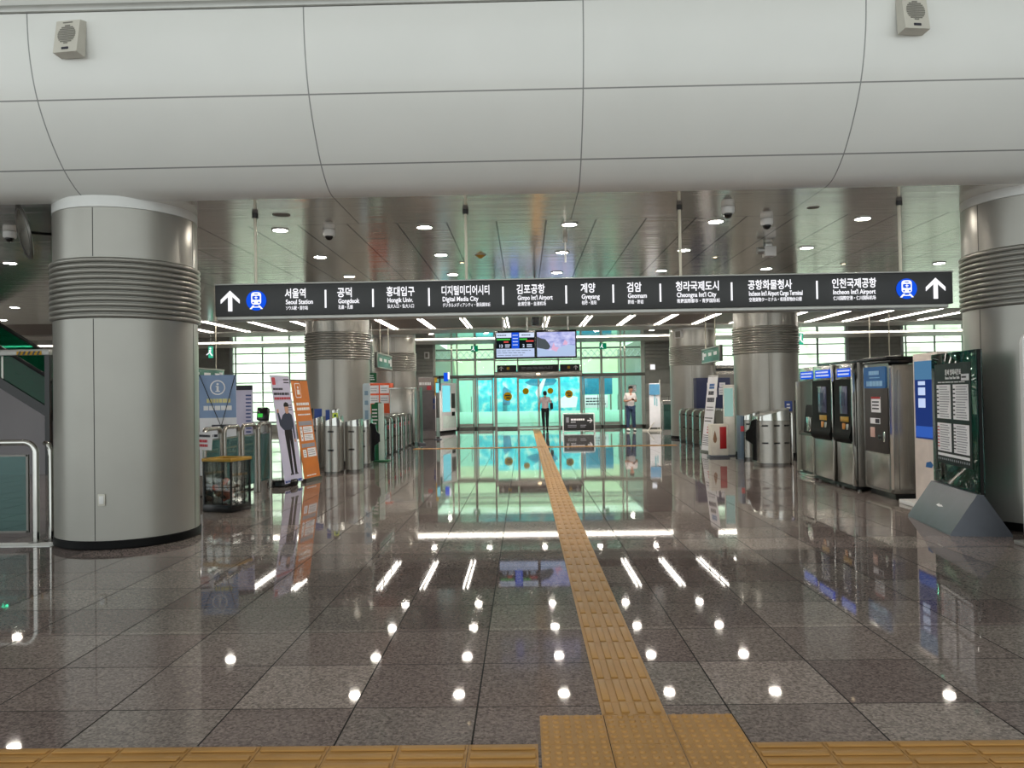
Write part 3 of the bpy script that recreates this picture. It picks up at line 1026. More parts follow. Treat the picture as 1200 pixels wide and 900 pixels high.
def studs(x0, x1, y0, y1, nx, ny, label):
    b = MB()
    sx = (x1 - x0) / nx
    sy = (y1 - y0) / ny
    for i in range(nx):
        for j in range(ny):
            b.b2(x0 + i * sx + 0.002, x0 + (i + 1) * sx - 0.002, y0 + j * sy + 0.002, y0 + (j + 1) * sy - 0.002, 0, 0.004)
            for a in range(6):
                for c in range(6):
                    px, py = x0 + (i + (a + 0.5) / 6) * sx, y0 + (j + (c + 0.5) / 6) * sy
                    b.cyl((px, py, 0.004), (px, py, 0.0115), 0.0165, 10, 0.012)
    return tag(b.build('tactile_block', M['tactile'], angle=50), label, 'tactile paving', 'yellow tactile paving')
studs(0.045, 0.945, 3.03, 3.63, 3, 2, 'yellow studded warning block at the near end of the guide strip')
studs(0.20, 0.80, 21.63, 22.21, 2, 2, 'yellow studded warning block at the far crossing of the guide strips')

# ------------------------------------------------------------------ overhead direction sign
t = root('overhead_sign', 'long dark hanging direction sign listing ten stations with white arrows', 'sign', (0.645, 8.6, 2.435))
yf = -0.118
MB().b2(-4.075, 4.075, -0.11, 0.11, 0.0, 0.345, 0.006).build('board', M['charcoal'], t)
r_ = MB()
r_.b2(-4.05, 4.02, -0.125, 0.125, -0.045, -0.002, 0.012)
r_.build('bottom_rail', M['alu'], t)
MB().b2(-4.08, 4.08, -0.12, 0.12, 0.347, 0.362, 0.004).build('top_rail', M['alu'], t)
def sx(px):
    return (px - 616.2) * 0.00944 - 0.645
for px in (297.5, 549.5, 803.5, 1062):
    x = sx(px)
    h = MB()
    h.cyl((x, 0, 0.36), (x, 0, CH - 2.435 - 0.03), 0.016, 12)
    o = h.build('hanger_rod', M['cream_rod'], t)
    MB().cyl((x, 0, CH - 2.435 - 0.05), (x, 0, CH - 2.435), 0.034, 16).build('cap', M['black'], o)
names = [(336, 24.5, '서울역', 32, 'Seoul Station', 26, 'ソウル駅・首尔站'),
         (398, 17, '공덕', 25, 'Gongdeok', 17, '孔德・孔德'),
         (456, 33, '홍대입구', 30, 'Hongik Univ.', 31, '弘大入口・弘大入口'),
         (521, 56, '디지털미디어시티', 42, 'Digital Media City', 56, 'デジタルメディアシティ・数码媒体城'),
         (609, 33, '김포공항', 41, "Gimpo Int'l Airport", 33, '金浦空港・金浦机场'),
         (684, 17, '계양', 21, 'Gyeyang', 17, '桂陽・桂阳'),
         (738, 17, '검암', 22, 'Geomam', 18, '黔岩・黔岩'),
         (795, 50, '청라국제도시', 46, "Cheongna Int'l City", 50, '青羅国際都市・青罗国际城'),
         (879, 51, '공항화물청사', 62, "Incheon Int'l Airport Cargo Terminal", 61, '空港貨物ターミナル・机场货物办公楼'),
         (976.5, 51, '인천국제공항', 49, "Incheon Int'l Airport", 49, '仁川国際空港・仁川国际机场')]
for px, w1, k, w2_, e, w3, j in names:
    x = sx(px)
    text(k, M['lit_white'], t, (x, yf, 0.2), 0.115, w1 * 0.00944, bold=0.016)
    text(e, M['lit_white'], t, (x + 0.01, yf, 0.123), 0.072, w2_ * 0.00944, bold=0.016)
    text(j, M['lit_white'], t, (x + 0.01, yf, 0.062), 0.048, w3 * 0.00944, bold=0.008)
for px in (384, 440, 506, 593, 667, 722, 777, 860, 959):
    x = sx(px)
    MB().b2(x - 0.009, x + 0.009, yf, yf + 0.005, 0.075, 0.275).build('divider', M['lit_white'], t)
for px in (271, 1096):
    arrow_mesh(MB(), sx(px), yf, 0.17, 0.23, t=0.005).build('arrow', M['lit_white'], t)
def rounded(x0, x1, z0, z1, r, n=5):
    p = []
    for cx, cz, a0 in ((x1 - r, z1 - r, 0), (x0 + r, z1 - r, 90), (x0 + r, z0 + r, 180), (x1 - r, z0 + r, 270)):
        for i in range(n + 1):
            a = R(a0 + 90 * i / n)
            p.append((cx + r * math.cos(a), cz + r * math.sin(a)))
    return p
for px in (302, 1062.5):
    x = sx(px)
    d = MB().cyl((x, yf + 0.005, 0.17), (x, yf, 0.17), 0.112, 40).build('train_icon', M['lit_blue'], t)
    q = MB()
    q.prism(rounded(x - 0.055, x + 0.055, 0.125, 0.262, 0.03), yf - 0.003, yf, 'y')
    q.prism([(x - 0.04, 0.115), (x - 0.02, 0.115), (x - 0.052, 0.075), (x - 0.075, 0.075)], yf - 0.003, yf, 'y')
    q.prism([(x + 0.04, 0.115), (x + 0.02, 0.115), (x + 0.052, 0.075), (x + 0.075, 0.075)], yf - 0.003, yf, 'y')
    q.b2(x - 0.045, x + 0.045, yf - 0.003, yf, 0.092, 0.102)
    q.build('train_symbol', M['lit_white'], d)
    q = MB()
    q.prism(rounded(x - 0.042, x + 0.042, 0.178, 0.222, 0.012), yf - 0.005, yf - 0.003, 'y')
    q.b2(x - 0.02, x + 0.02, yf - 0.005, yf - 0.003, 0.238, 0.248)
    for s in (-1, 1):
        q.cyl((x + s * 0.032, yf - 0.005, 0.148), (x + s * 0.032, yf - 0.003, 0.148), 0.010, 12)
    q.build('train_window', M['lit_blue'], d)
    q = MB()
    q.b2(x - 0.004, x + 0.004, yf - 0.007, yf - 0.005, 0.183, 0.217)
    q.b2(x - 0.018, x + 0.018, yf - 0.007, yf - 0.005, 0.198, 0.206)
    q.build('plane_symbol', M['lit_white'], d)

# ------------------------------------------------------------------ bulkhead loudspeakers
def wall_speaker(x, y, z, tilt, rz, label):
    t = root('wall_speaker', label, 'speaker', (x, y, z), 0, group='loudspeakers on the bulkhead')
    t.rotation_euler = (R(tilt), 0, R(rz))
    b = MB()
    b.prism([(-0.0, -0.145), (-0.0, 0.145), (-0.075, 0.12), (-0.095, -0.145)], -0.1, 0.1, 'x')
    b.build('case', M['offwhite'], t)
    # sloping front: y runs from -0.095 (z -0.145) to -0.075 (z 0.12)
    g = MB()
    for i in range(11):
        zz = -0.07 + i * 0.0145
        hw = math.sqrt(max(0, 0.075 ** 2 - (zz - 0.003) ** 2))
        yy = -0.095 + (zz + 0.145) / 0.265 * 0.02
        g.b2(-hw, hw, yy - 0.004, yy + 0.004, zz - 0.0045, zz + 0.0045)
    g.build('grille', M['grille'], t)
    MB().b2(-0.028, 0.028, -0.098, -0.088, -0.122, -0.105).build('badge', M['ink'], t)
    MB().b2(-0.04, 0.04, -0.081, -0.074, 0.098, 0.106).build('lettering', M['grille'], t)
    t.scale = (1.18, 1.18, 1.18)
    return t
wall_speaker(-4.08, 6.945, 4.83, -5, -8, 'beige loudspeaker on the curved bulkhead above the escalator-side column')
wall_speaker(3.52, 6.94, 4.86, -5, 8, 'beige loudspeaker on the curved bulkhead above the ticket-side end of the sign')

# ------------------------------------------------------------------ ceiling devices
def dome(x, y, label, z=CH):
    t = root('ceiling_camera', label, 'camera', (x, y, z), group='dome cameras on the ceiling')
    MB().lathe([(0.068, 0.0), (0.075, -0.004), (0.075, -0.06), (0.066, -0.078), (0.05, -0.08)], seg=28).build('housing', M['white'], t)
    MB().ball((0, 0, -0.078), (0.05, 0.05, 0.052), 20, 12).build('dome', M['black'], t)
    return t
dome(-2.40, 9.5, 'white dome camera on the ceiling over the escalator half of the sign')
dome(2.34, 8.72, 'white dome camera closest to the bulkhead, over the sign')
dome(2.98, 9.36, 'white dome camera beside the boxy ceiling sensor, second from the bulkhead')
dome(-6.25, 9.25, 'white dome camera behind the convex mirror')
t = root('ceiling_sensor', 'small white boxy sensor hanging under the ceiling behind two dome cameras', 'sensor', (3.45, 10.9, CH))
MB().b2(-0.02, 0.08, -0.05, 0.05, -0.06, 0.0, 0.006).build('bracket', M['alu'], t)
MB().b2(-0.04, 0.12, -0.09, 0.05, -0.20, -0.06, 0.01).build('case', M['white'], t)
MB().cyl((-0.13, -0.03, -0.11), (-0.04, -0.03, -0.11), 0.05, 16).build('lens', M['alu'], t)
t = root('smoke_detector', 'small beige cone detector on the ceiling above the middle of the sign', 'detector', (-0.62, 11.4, CH))
MB().lathe([(0.07, 0.0), (0.07, -0.012), (0.045, -0.03), (0.02, -0.05), (0.001, -0.052)], seg=24).build('cone', M['gold'], t)
MB().lathe([(0.085, 0.0), (0.085, -0.006), (0.07, -0.008)], seg=24).build('base', M['alu'], t)
t = root('ceiling_antenna', 'slim white stick antenna hanging from the ceiling beside a downlight', 'antenna', (0.575, 10.2, CH))
MB().b2(-0.03, 0.03, -0.03, 0.03, -0.07, 0.0, 0.006).build('bracket', M['offwhite'], t)
MB().cyl((0, 0, -0.07), (0, 0, -0.34), 0.012, 12).build('rod', M['white'], t)
def ceiling_grille(x, y, rr, label, lines=False):
    t = root('ceiling_speaker', label, 'speaker', (x, y, CH), group='flush ceiling speakers')
    MB().lathe([(rr, 0.0), (rr, -0.004), (rr * 0.9, -0.006), (rr * 0.9, -0.002)], seg=36).build('rim', M['alu'], t)
    MB().lathe([(rr * 0.88, -0.001), (rr * 0.88, -0.004), (0.001, -0.005)], seg=36).build('mesh', M['grille'], t)
    return t
ceiling_grille(-2.73, 8.66, 0.10, 'flush round ceiling speaker beside the escalator-side rod of the sign')
ceiling_grille(3.34, 8.82, 0.07, 'flush round ceiling speaker on the ticket-machine half of the ceiling')
for x, y, l in ((5.33, 12.8, 'tiny warm recessed spot on the ceiling near the ticket-side end of the sign'), (2.99, 11.93, 'tiny warm recessed spot between two downlights over the sign'), (-0.945, 12.0, 'tiny warm recessed spot over the middle of the sign')):
    t = root('ceiling_spot', l, 'spotlight', (x, y, CH), group='tiny warm ceiling spots')
    MB().lathe([(0.05, 0.0), (0.055, -0.003), (0.055, -0.009), (0.04, -0.010)], seg=24).build('ring', M['alu'], t)
    MB().lathe([(0.025, -0.008), (0.025, -0.013), (0.001, -0.014)], seg=16).build('lamp', M['lamp_small'], t)
t = root('hanging_camera', 'black boxy camera hanging on a thin rod above the screens', 'camera', (0.22, 14.0, CH))
MB().cyl((0, 0, -0.67), (0, 0, 0), 0.012, 10).build('rod', M['black'], t)
b = MB(); b.b2(-0.07, 0.07, -0.08, 0.1, -0.83, -0.67, 0.012); b.build('case', M['black'], t)
MB().cyl((0, -0.10, -0.75), (0, -0.08, -0.75), 0.04, 16).build('lens', M['black_matt'], t)

# convex mirror on an arm from the near column
t = root('convex_mirror', 'round convex safety mirror on a black arm beside the big column', 'mirror', (-5.12, 8.42, 3.37))
nrm = Vector((-0.74, -0.64, -0.22)).normalized()
cen = Vector((-0.20, -0.32, -0.04))
q = nrm.to_track_quat('Z', 'Y').to_euler()
m_ = MB()
pf = [(0.001, 0.055)]
for i in range(1, 9):
    rr = 0.27 * i / 8
    pf.append((rr, 0.055 - 0.05 * (i / 8) ** 2))
m_.lathe(list(reversed(pf)), seg=40)
bmesh.ops.transform(m_.bm, matrix=Matrix.Translation(cen) @ q.to_matrix().to_4x4(), verts=m_.bm.verts)
m_.build('mirror_face', M['steel_pol'], t)
m_ = MB()
m_.lathe([(0.272, 0.012), (0.288, 0.004), (0.288, -0.012), (0.27, -0.02), (0.05, -0.035)], seg=40)
bmesh.ops.transform(m_.bm, matrix=Matrix.Translation(cen) @ q.to_matrix().to_4x4(), verts=m_.bm.verts)
m_.build('rim', M['steel_dark'], t)
a_ = MB()
a_.cyl(tuple(cen - nrm * 0.03), (0.0, 0.05, 0.0), 0.016, 12)
a_.cyl((-0.02, 0.03, 0.0), (0.012, 0.05, 0.0), 0.035, 14)
a_.build('arm', M['black'], t)

# ------------------------------------------------------------------ hanging screens
def display(x, label, content):
    t = root('hanging_display', label, 'display', (x, 18.0, 2.36), group='two screens hanging side by side')
    MB().b2(-0.479, 0.479, 0.0, 0.10, -0.005, 0.655, 0.008).build('case', M['black'], t)
    for s in (-0.28, 0.28):
        MB().cyl((s, 0.06, 0.64), (s, 0.06, CH - 2.36), 0.022, 12).build('hanger_rod', M['alu'], t)
    content(t)
    return t
def departures(t):
    y = -0.002
    MB().b2(-0.445, 0.445, y, y + 0.004, 0.03, 0.605).build('screen', M['scr_black'], t)
    s = t.children[-1]
    y -= 0.002
    def rect(x0, x1, z0, z1, m, nm='panel'):
        return MB().b2(x0, x1, y, y + 0.002, z0, z1).build(nm, m, s)
    rect(-0.445, -0.09, 0.49, 0.60, M['scr_white'])
    rect(0.095, 0.445, 0.49, 0.60, M['scr_white'])
    rect(-0.085, 0.09, 0.235, 0.605, M['scr_blue'])
    rect(-0.445, 0.445, 0.03, 0.23, M['scr_band'])
    rect(-0.43, -0.12, 0.43, 0.465, M['scr_green'])
    rect(0.10, 0.28, 0.43, 0.465, M['scr_green'])
    rect(-0.27, -0.16, 0.37, 0.405, M['scr_red'])
    rect(0.25, 0.43, 0.385, 0.42, M['scr_red'])
    text('13', M['scr_white'], s, (-0.37, y - 0.001, 0.26), 0.10, bold=0.02)
    text('2', M['scr_white'], s, (0.17, y - 0.001, 0.26), 0.10, bold=0.02)
    b = MB()
    bars(b, -0.24, -0.12, 0.25, 0.34, 2, y, ragged=0.1, seed=1)
    bars(b, 0.27, 0.40, 0.25, 0.34, 2, y, ragged=0.1, seed=2)
    bars(b, -0.06, 0.065, 0.28, 0.58, 4, y - 0.002, fill=0.25, ragged=0.1, seed=3)
    b.build('lettering', M['scr_white'], s)
    b = MB()
    bars(b, -0.42, 0.42, 0.05, 0.21, 3, y - 0.002, fill=0.2, seed=4)
    bars(b, -0.42, -0.15, 0.515, 0.575, 1, y - 0.002, fill=0.4, seed=5)
    bars(b, 0.15, 0.42, 0.515, 0.575, 1, y - 0.002, fill=0.4, seed=6)
    b.build('small_lettering', M['scr_hill'], s)
def video(t):
    MB().b2(-0.45, 0.445, -0.002, 0.002, 0.03, 0.605).build('screen', M['landscape'], t)
    s = t.children[-1]
    MB().prism([(-0.448, 0.24), (-0.448, 0.5), (-0.33, 0.45), (-0.26, 0.44), (-0.19, 0.36), (-0.14, 0.27), (-0.18, 0.2), (-0.26, 0.2)], -0.004, -0.002, 'y').build('hill', M['scr_hill'], s)
    MB().prism([(-0.448, 0.04), (0.44, 0.04), (0.44, 0.28), (0.3, 0.3), (0.12, 0.26), (0.03, 0.18), (-0.2, 0.17), (-0.3, 0.22), (-0.448, 0.22)], -0.004, -0.002, 'y').build('town', M['scr_town'], s)
    b = MB()
    b.prism([(-0.12, 0.2), (-0.06, 0.36), (-0.03, 0.26), (0.06, 0.24), (0.0, 0.14)], -0.006, -0.004, 'y')
    b.prism([(0.15, 0.3), (0.2, 0.42), (0.27, 0.36), (0.25, 0.3)], -0.006, -0.004, 'y')
    b.build('clouds', M['scr_pink'], s)
display(-0.195, 'hanging screen showing train departures with blue clock column', departures)
display(0.765, 'hanging screen showing a hazy lilac landscape', video)

# ------------------------------------------------------------------ exit signs and glass guide signs
def exit_sign(x, y, z, top, label, w=0.3, h=0.26, dark=False):
    t = root('exit_sign', label, 'exit sign', (x, y, z), group='green hanging exit signs')
    MB().b2(-w / 2, w / 2, -0.02, 0.02, 0, h, 0.006).build('box', M['exit_dark' if dark else 'exit_green'], t)
    MB().cyl((0, 0, h), (0, 0, top - z), 0.01, 8).build('hanger_rod', M['alu'], t)
    b = MB()
    s = h * 0.32
    c = (-w * 0.18, h * 0.5)
    b.cyl((c[0] + 0.2 * s, -0.024, c[1] + s), (c[0] + 0.2 * s, -0.02, c[1] + s), s * 0.25, 12)
    b.prism([(c[0] - 0.2 * s, c[1] + 0.6 * s), (c[0] + 0.4 * s, c[1] + 0.7 * s), (c[0] + 0.3 * s, c[1] - 0.2 * s), (c[0] + 0.9 * s, c[1] - s), (c[0] + 0.5 * s, c[1] - s), (c[0], c[1] - 0.3 * s), (c[0] - 0.9 * s, c[1] - 0.9 * s), (c[0] - 0.9 * s, c[1] - 0.6 * s), (c[0] - 0.2 * s, c[1] - 0.1 * s)], -0.024, -0.02, 'y')
    b.build('running_figure', M['lit_white'], t)
    return t
exit_sign(-2.12, 33.0, 3.38, 3.8, 'green exit sign hanging before the glass, on the escalator side of the portal', dark=True)
exit_sign(3.40, 33.0, 3.40, 3.8, 'green exit sign hanging before the glass, above the path of the standing man', dark=True)
exit_sign(-9.85, 24.0, 2.82, CH - 0.03, 'small turquoise exit sign hanging far behind the information banner', 0.14, 0.36)
exit_sign(8.62, 24.0, 2.92, CH - 0.03, 'small turquoise exit sign hanging above the ticket machines', 0.14, 0.36)

def guide_sign(x, y0, y1, z0, z1, label):
    t = root('glass_guide_sign', label, 'sign', (x, (y0 + y1) / 2, z0), group='hanging glass direction signs over the gates')
    L = (y1 - y0) / 2
    h = z1 - z0
    MB().b2(-0.012, 0.012, -L, L, 0, h, 0.003).build('glass_plate', M['g_sign'], t)
    fr = MB()
    fr.b2(-0.03, 0.03, -L, L, h, h + 0.035, 0.004)
    fr.b2(-0.03, 0.03, -L, L, -0.03, 0.0, 0.004)
    fr.build('rail', M['alu'], t)
    MB().b2(-0.035, 0.035, -L - 0.16, -L, -0.03, h + 0.035, 0.005).build('end_block', M['steel_dark'], t)
    for s in (-0.55, 0.55):
        MB().cyl((0, s * L, h + 0.03), (0, s * L, CH - z0), 0.014, 10).build('hanger_rod', M['cream_rod'], t)
    b = MB()
    side = 1 if x < 0.6 else -1
    for i in range(3):
        yy = -L * 0.75 + i * L * 0.6
        b.b2(side * 0.013, side * 0.016, yy, yy + L * 0.35, h * 0.45, h * 0.7)
    b.b2(side * 0.013, side * 0.016, L * 0.72, L * 0.9, h * 0.2, h * 0.8)
    b.build('lettering', M['ink_white'], t)
    return t
guide_sign(-3.82, 19.9, 22.1, 2.30, 2.64, 'greenish glass guide sign hanging beside the column above the escalator-side gates')
guide_sign(4.93, 19.4, 21.3, 2.30, 2.64, 'greenish glass guide sign hanging above the gates by the fire extinguisher box')
guide_sign(9.68, 20.0, 22.1, 2.06, 2.34, 'greenish glass guide sign hanging behind the ticket machines')
guide_sign(-8.66, 19.6, 22.0, 2.04, 2.33, 'greenish glass guide sign peeping out behind the information banner')

# small things on columns and walls
t = root('wall_speaker', 'small white box speaker high on the ticket-side column behind the navy cabinet', 'speaker', (5.02, 24.79, 3.24))
t.rotation_euler = (0, 0, R(-42))
MB().b2(-0.12, 0.12, -0.10, 0.02, 0, 0.25, 0.01).build('case', M['white'], t)
MB().b2(-0.09, 0.09, -0.105, -0.098, 0.03, 0.22).build('grille', M['grille'], t)
t = root('wall_speaker', 'small white box on the dark panelled wall behind the grey cash machine', 'speaker', (-4.35, YF - 0.0, 3.18))
MB().b2(-0.11, 0.11, -0.10, 0.0, 0, 0.3, 0.01).build('case', M['white'], t)
MB().b2(-0.06, 0.06, -0.105, -0.098, 0.06, 0.24).build('grille', M['grille'], t)
t = root('wall_light', 'small glowing square light on the dark wall behind the poster easel', 'light', (5.74, YF, 2.50))
MB().b2(-0.13, 0.13, -0.05, 0.0, 0, 0.28, 0.01).build('case', M['offwhite'], t)
MB().b2(-0.10, 0.10, -0.056, -0.049, 0.03, 0.25).build('diffuser', M['lit_white'], t)
t = root('socket_plate', 'small white socket plate low on the big escalator-side column', 'socket', (-4.40, 8.47, 0.51))
a = R(-82.5)
px, py = 0.735 * math.cos(a), 0.735 * math.sin(a)
t.location = (-4.40 + px - 0.005, 8.47 + py, 0.45)
t.rotation_euler = (0, 0, a + PI / 2)
MB().b2(-0.035, 0.035, -0.006, 0.008, 0, 0.12, 0.003).build('plate', M['offwhite'], t)
MB().b2(-0.022, 0.022, -0.010, -0.005, 0.02, 0.10, 0.002).build('cover', M['white'], t)

# ------------------------------------------------------------------ escalator side
def hoop(mb, x0, x1, h, r, rad=0.09, axis='x', z0=0.0):
    """an upside-down U of steel tube"""
    P = lambda a, z: (a, 0, z) if axis == 'x' else (0, a, z)
    pts = [P(x0, z0), P(x0, h - rad)]
    for i in range(1, 7):
        a = PI - (PI / 2) * i / 6
        pts.append(P(x0 + rad + rad * math.cos(a), h - rad + rad * math.sin(a)))
    for i in range(0, 7):
        a = PI / 2 - (PI / 2) * i / 6
        pts.append(P(x1 - rad + rad * math.cos(a), h - rad + rad * math.sin(a)))
    pts.append(P(x1, z0))
    return mb.tube(pts, r, 12)

t = root('guard_rail', 'steel tube guard rail with glass panel between picture edge and big escalator-side column', 'railing', (-6.59, 8.22, 0))
hoop(MB(), -1.3, 1.3, 1.08, 0.032, 0.12).build('frame', M['steel_pol'], t)
MB().b2(-1.22, 1.22, -0.006, 0.006, 0.13, 0.93).build('glass_panel', M['g_rail'], t)
f = MB()
f.b2(-1.22, 1.22, -0.012, 0.012, 0.93, 0.95)
f.b2(-1.22, 1.22, -0.012, 0.012, 0.11, 0.13)
f.b2(1.2, 1.225, -0.012, 0.012, 0.11, 0.95)
f.b2(-1.225, -1.2, -0.012, 0.012, 0.11, 0.95)
f.build('glass_frame', M['steel_dark'], t)
for s in (-1.3, 1.3):
    MB().lathe([(0.075, 0), (0.075, 0.008), (0.04, 0.014)], (s, 0, 0), 24).build('foot_plate', M['steel_dark'], t)
t = root('guard_post', 'slim steel post squeezed between the glass guard rail and the big column', 'post', (-5.215, 8.36, 0))
MB().tube([(0, 0, 0), (0, 0, 0.98), (-0.03, 0.02, 1.04), (-0.12, 0.10, 1.06)], 0.026, 12).build('tube', M['steel_pol'], t)
MB().lathe([(0.07, 0), (0.07, 0.008), (0.035, 0.014)], seg=24).build('foot_plate', M['steel_dark'], t)
struct('trim_5', MB().b2(-9, -4.98, 7.97, 8.20, -0.004, 0.006), M['white'], 'white stone band in the floor under the guard rail', 'trim')

t = root('escalator', 'escalator with dark green glass sides rising behind the guard rail', 'escalator', (-11.0, 16.0, 0))
k = math.tan(R(32.3))
def zz(x, z0):            # height of the slope at local x
    return z0 - k * x
xa, xb = -5.0, 1.15
c = MB()
c.prism([(xa, 0), (xb, 0), (xb, zz(xb, 1.80)), (xa, zz(xa, 1.80))], 0.0, 0.06, 'y')
c.prism([(xa, 0), (xb, 0), (xb, zz(xb, 1.80)), (xa, zz(xa, 1.80))], 1.44, 1.5, 'y')
c.build('cladding', M['grey_clad'], t)
for y in (0.0, 1.46):
    MB().prism([(xa, zz(xa, 1.80)), (xb, zz(xb, 1.80)), (xb, zz(xb, 2.02)), (xa, zz(xa, 2.02))], y - 0.012, y + 0.09, 'y').build('skirt', M['black'], t)
    MB().prism([(xa, zz(xa, 2.02)), (xb, zz(xb, 2.02)), (xb, zz(xb, 2.62)), (xa, zz(xa, 2.62))], y + 0.02, y + 0.032, 'y').build('glass_side', M['g_escalator'], t)
    MB().tube([(xa, y + 0.026, zz(xa, 2.65)), (xb, y + 0.026, zz(xb, 2.65))], 0.042, 10).build('handrail', M['black_matt'], t)
    for q in (-3.6, -2.4, -1.2, 0.0, 0.95):
        MB().b2(q - 0.022, q + 0.022, y + 0.012, y + 0.040, zz(q, 2.02), zz(q, 2.62)).build('glass_joint', M['steel'], t)
st = MB()
x = xa
while x < xb - 0.2:
    st.b2(x, x + 0.36, 0.09, 1.44, max(0.0, zz(x + 0.36, 1.6)) , zz(x + 0.18, 1.82))
    x += 0.36
st.build('steps', M['steel_dark'], t)
t = root('portal_frame', 'dark post and beam beside the escalator with a striped warning bar', 'frame', (-9.95, 15.9, 0))
MB().b2(-0.05, 0.05, -0.05, 0.05, 0, 2.50).build('post', M['black'], t)
MB().b2(-5.0, 0.05, -0.06, 0.06, 2.50, 2.62, 0.004).build('beam', M['alu'], t)
MB().b2(-4.95, -4.85, -0.05, 0.05, 0, 2.50).build('post', M['black'], t)
hz = MB().b2(-0.62, -0.1, -0.075, -0.062, 2.50, 2.58).build('warning_bar', M['yellow'], t)
s = MB()
for i in range(5):
    x0 = -0.60 + i * 0.1
    s.prism([(x0, 2.502), (x0 + 0.045, 2.502), (x0 + 0.085, 2.578), (x0 + 0.04, 2.578)], -0.079, -0.075, 'y')
s.build('stripe', M['black'], hz)

# hoop barrier with glass, along the hall edge
hb_y = [10.52, 11.15, 11.78, 12.41]
lab = ['steel hoop barrier with glass right behind the wire bin, closest to the big column', 'second steel hoop barrier, in front of the information banner edge', 'third steel hoop barrier, between wire bin and police banner base', 'fourth steel hoop barrier, half hidden by the police banner']
for i, y in enumerate(hb_y):
    t = root('hoop_barrier', lab[i], 'barrier', (-4.42 + 0.03 * i, y, 0), group='steel hoop barriers along the hall')
    hoop(MB(), 0.0, 0.565, 1.10, 0.032, 0.09, 'y').build('hoop', M['steel'], t)
    MB().b2(-0.005, 0.005, 0.05, 0.51, 0.16, 0.93).build('glass_panel', M['g_hoop'], t)
    MB().b2(-0.012, 0.012, 0.03, 0.53, 0.93, 0.955).build('top_clip', M['steel_pol'], t)
    for q in (0.0, 0.56):
        MB().lathe([(0.034, 0), (0.034, 0.010), (0.03, 0.016)], (0, q, 0), 20).build('foot_plate', M['steel_dark'], t)
t = root('hanging_notice', 'small paper notice with red print taped to the first hoop barrier', 'notice', (-4.31, 10.32, 0.83))
t.rotation_euler = (0, R(4), R(8))
MB().b2(-0.12, 0.07, -0.003, 0.003, 0, 0.24).build('card', M['paper'], t)
bars(MB(), -0.10, 0.05, 0.03, 0.15, 2, -0.006, fill=0.6, seed=2).build('red_print', M['ink_red'], t)
bars(MB(), -0.10, 0.05, 0.16, 0.22, 1, -0.006, seed=3).build('print', M['ink'], t)

# bin
t = root('wire_bin', 'square clear-walled bin with black wire frame and gold rim, full of litter', 'bin', (-4.07, 10.42, 0), rz=-17)
MB().b2(-0.23, 0.23, -0.21, 0.21, 0.0, 0.10, 0.008).build('base', M['black'], t)
w_ = MB()
for sxx in (-1, 1):
    for sy in (-1, 1):
        w_.b2(sxx * 0.215 - 0.011, sxx * 0.215 + 0.011, sy * 0.195 - 0.011, sy * 0.195 + 0.011, 0.1, 0.68)
for u_ in (-0.075, 0.075):
    for sy in (-1, 1):
        w_.b2(u_ - 0.004, u_ + 0.004, sy * 0.2 - 0.004, sy * 0.2 + 0.004, 0.1, 0.68)
    for sxx in (-1, 1):
        w_.b2(sxx * 0.22 - 0.004, sxx * 0.22 + 0.004, u_ - 0.004, u_ + 0.004, 0.1, 0.68)
for zz_ in (0.27, 0.33):
    for sy in (-1, 1):
        w_.b2(-0.22, 0.22, sy * 0.2 - 0.003, sy * 0.2 + 0.003, zz_, zz_ + 0.007)
    for sxx in (-1, 1):
        w_.b2(sxx * 0.22 - 0.003, sxx * 0.22 + 0.003, -0.2, 0.2, zz_, zz_ + 0.007)
w_.build('wire_frame', M['black'], t)
g = MB()
for sy in (-1, 1):
    g.b2(-0.205, 0.205, sy * 0.188 - 0.002, sy * 0.188 + 0.002, 0.1, 0.68)
for sxx in (-1, 1):
    g.b2(sxx * 0.208 - 0.002, sxx * 0.208 + 0.002, -0.185, 0.185, 0.1, 0.68)
g.build('clear_wall', M['g_clear'], t)
r_ = MB()
for sy in (-1, 1):
    r_.b2(-0.235, 0.235, sy * 0.205 - 0.018, sy * 0.205 + 0.018, 0.68, 0.72, 0.004)
for sxx in (-1, 1):
    r_.b2(sxx * 0.22 - 0.018, sxx * 0.22 + 0.018, -0.19, 0.19, 0.68, 0.72, 0.004)
r_.build('rim', M['gold'], t)
rb = random.Random(11)
lm = [mat('litter_' + n, c, 0.7) for n, c in (('kraft', (150, 112, 82)), ('white', (216, 212, 206)), ('brown', (96, 70, 54)), ('red', (168, 92, 70)))]
lit = MB()
cols_ = [MB() for _ in range(4)]
for i in range(46):
    b = cols_[rb.choice((0, 0, 1, 1, 2, 3))]
    p = (rb.uniform(-0.15, 0.15), rb.uniform(-0.13, 0.13), rb.uniform(0.13, 0.36))
    if rb.random() < 0.5:
        q = Vector((rb.uniform(-1, 1), rb.uniform(-1, 1), rb.uniform(-0.2, 1))).normalized() * 0.1
        b.cyl(p, tuple(Vector(p) + q), 0.032, 10, 0.042)
    else:
        b.box(p, (rb.uniform(0.05, 0.11), rb.uniform(0.05, 0.1), rb.uniform(0.02, 0.07)), 0.008, (rb.uniform(0, 3), rb.uniform(0, 3), rb.uniform(0, 3)))
base_l = None
me0 = bpy.data.meshes.new('litter')
bm_all = bmesh.new()
for ci, b in enumerate(cols_):
    bmesh.ops.recalc_face_normals(b.bm, faces=b.bm.faces)
    tmp = bpy.data.meshes.new('tmp')
    b.bm.to_mesh(tmp)
    b.bm.free()
    n0 = len(bm_all.faces)
    bm_all.from_mesh(tmp)
    bm_all.faces.ensure_lookup_table()
    for f in bm_all.faces[n0:]:
        f.material_index = ci
    bpy.data.meshes.remove(tmp)
bm_all.to_mesh(me0)
bm_all.free()
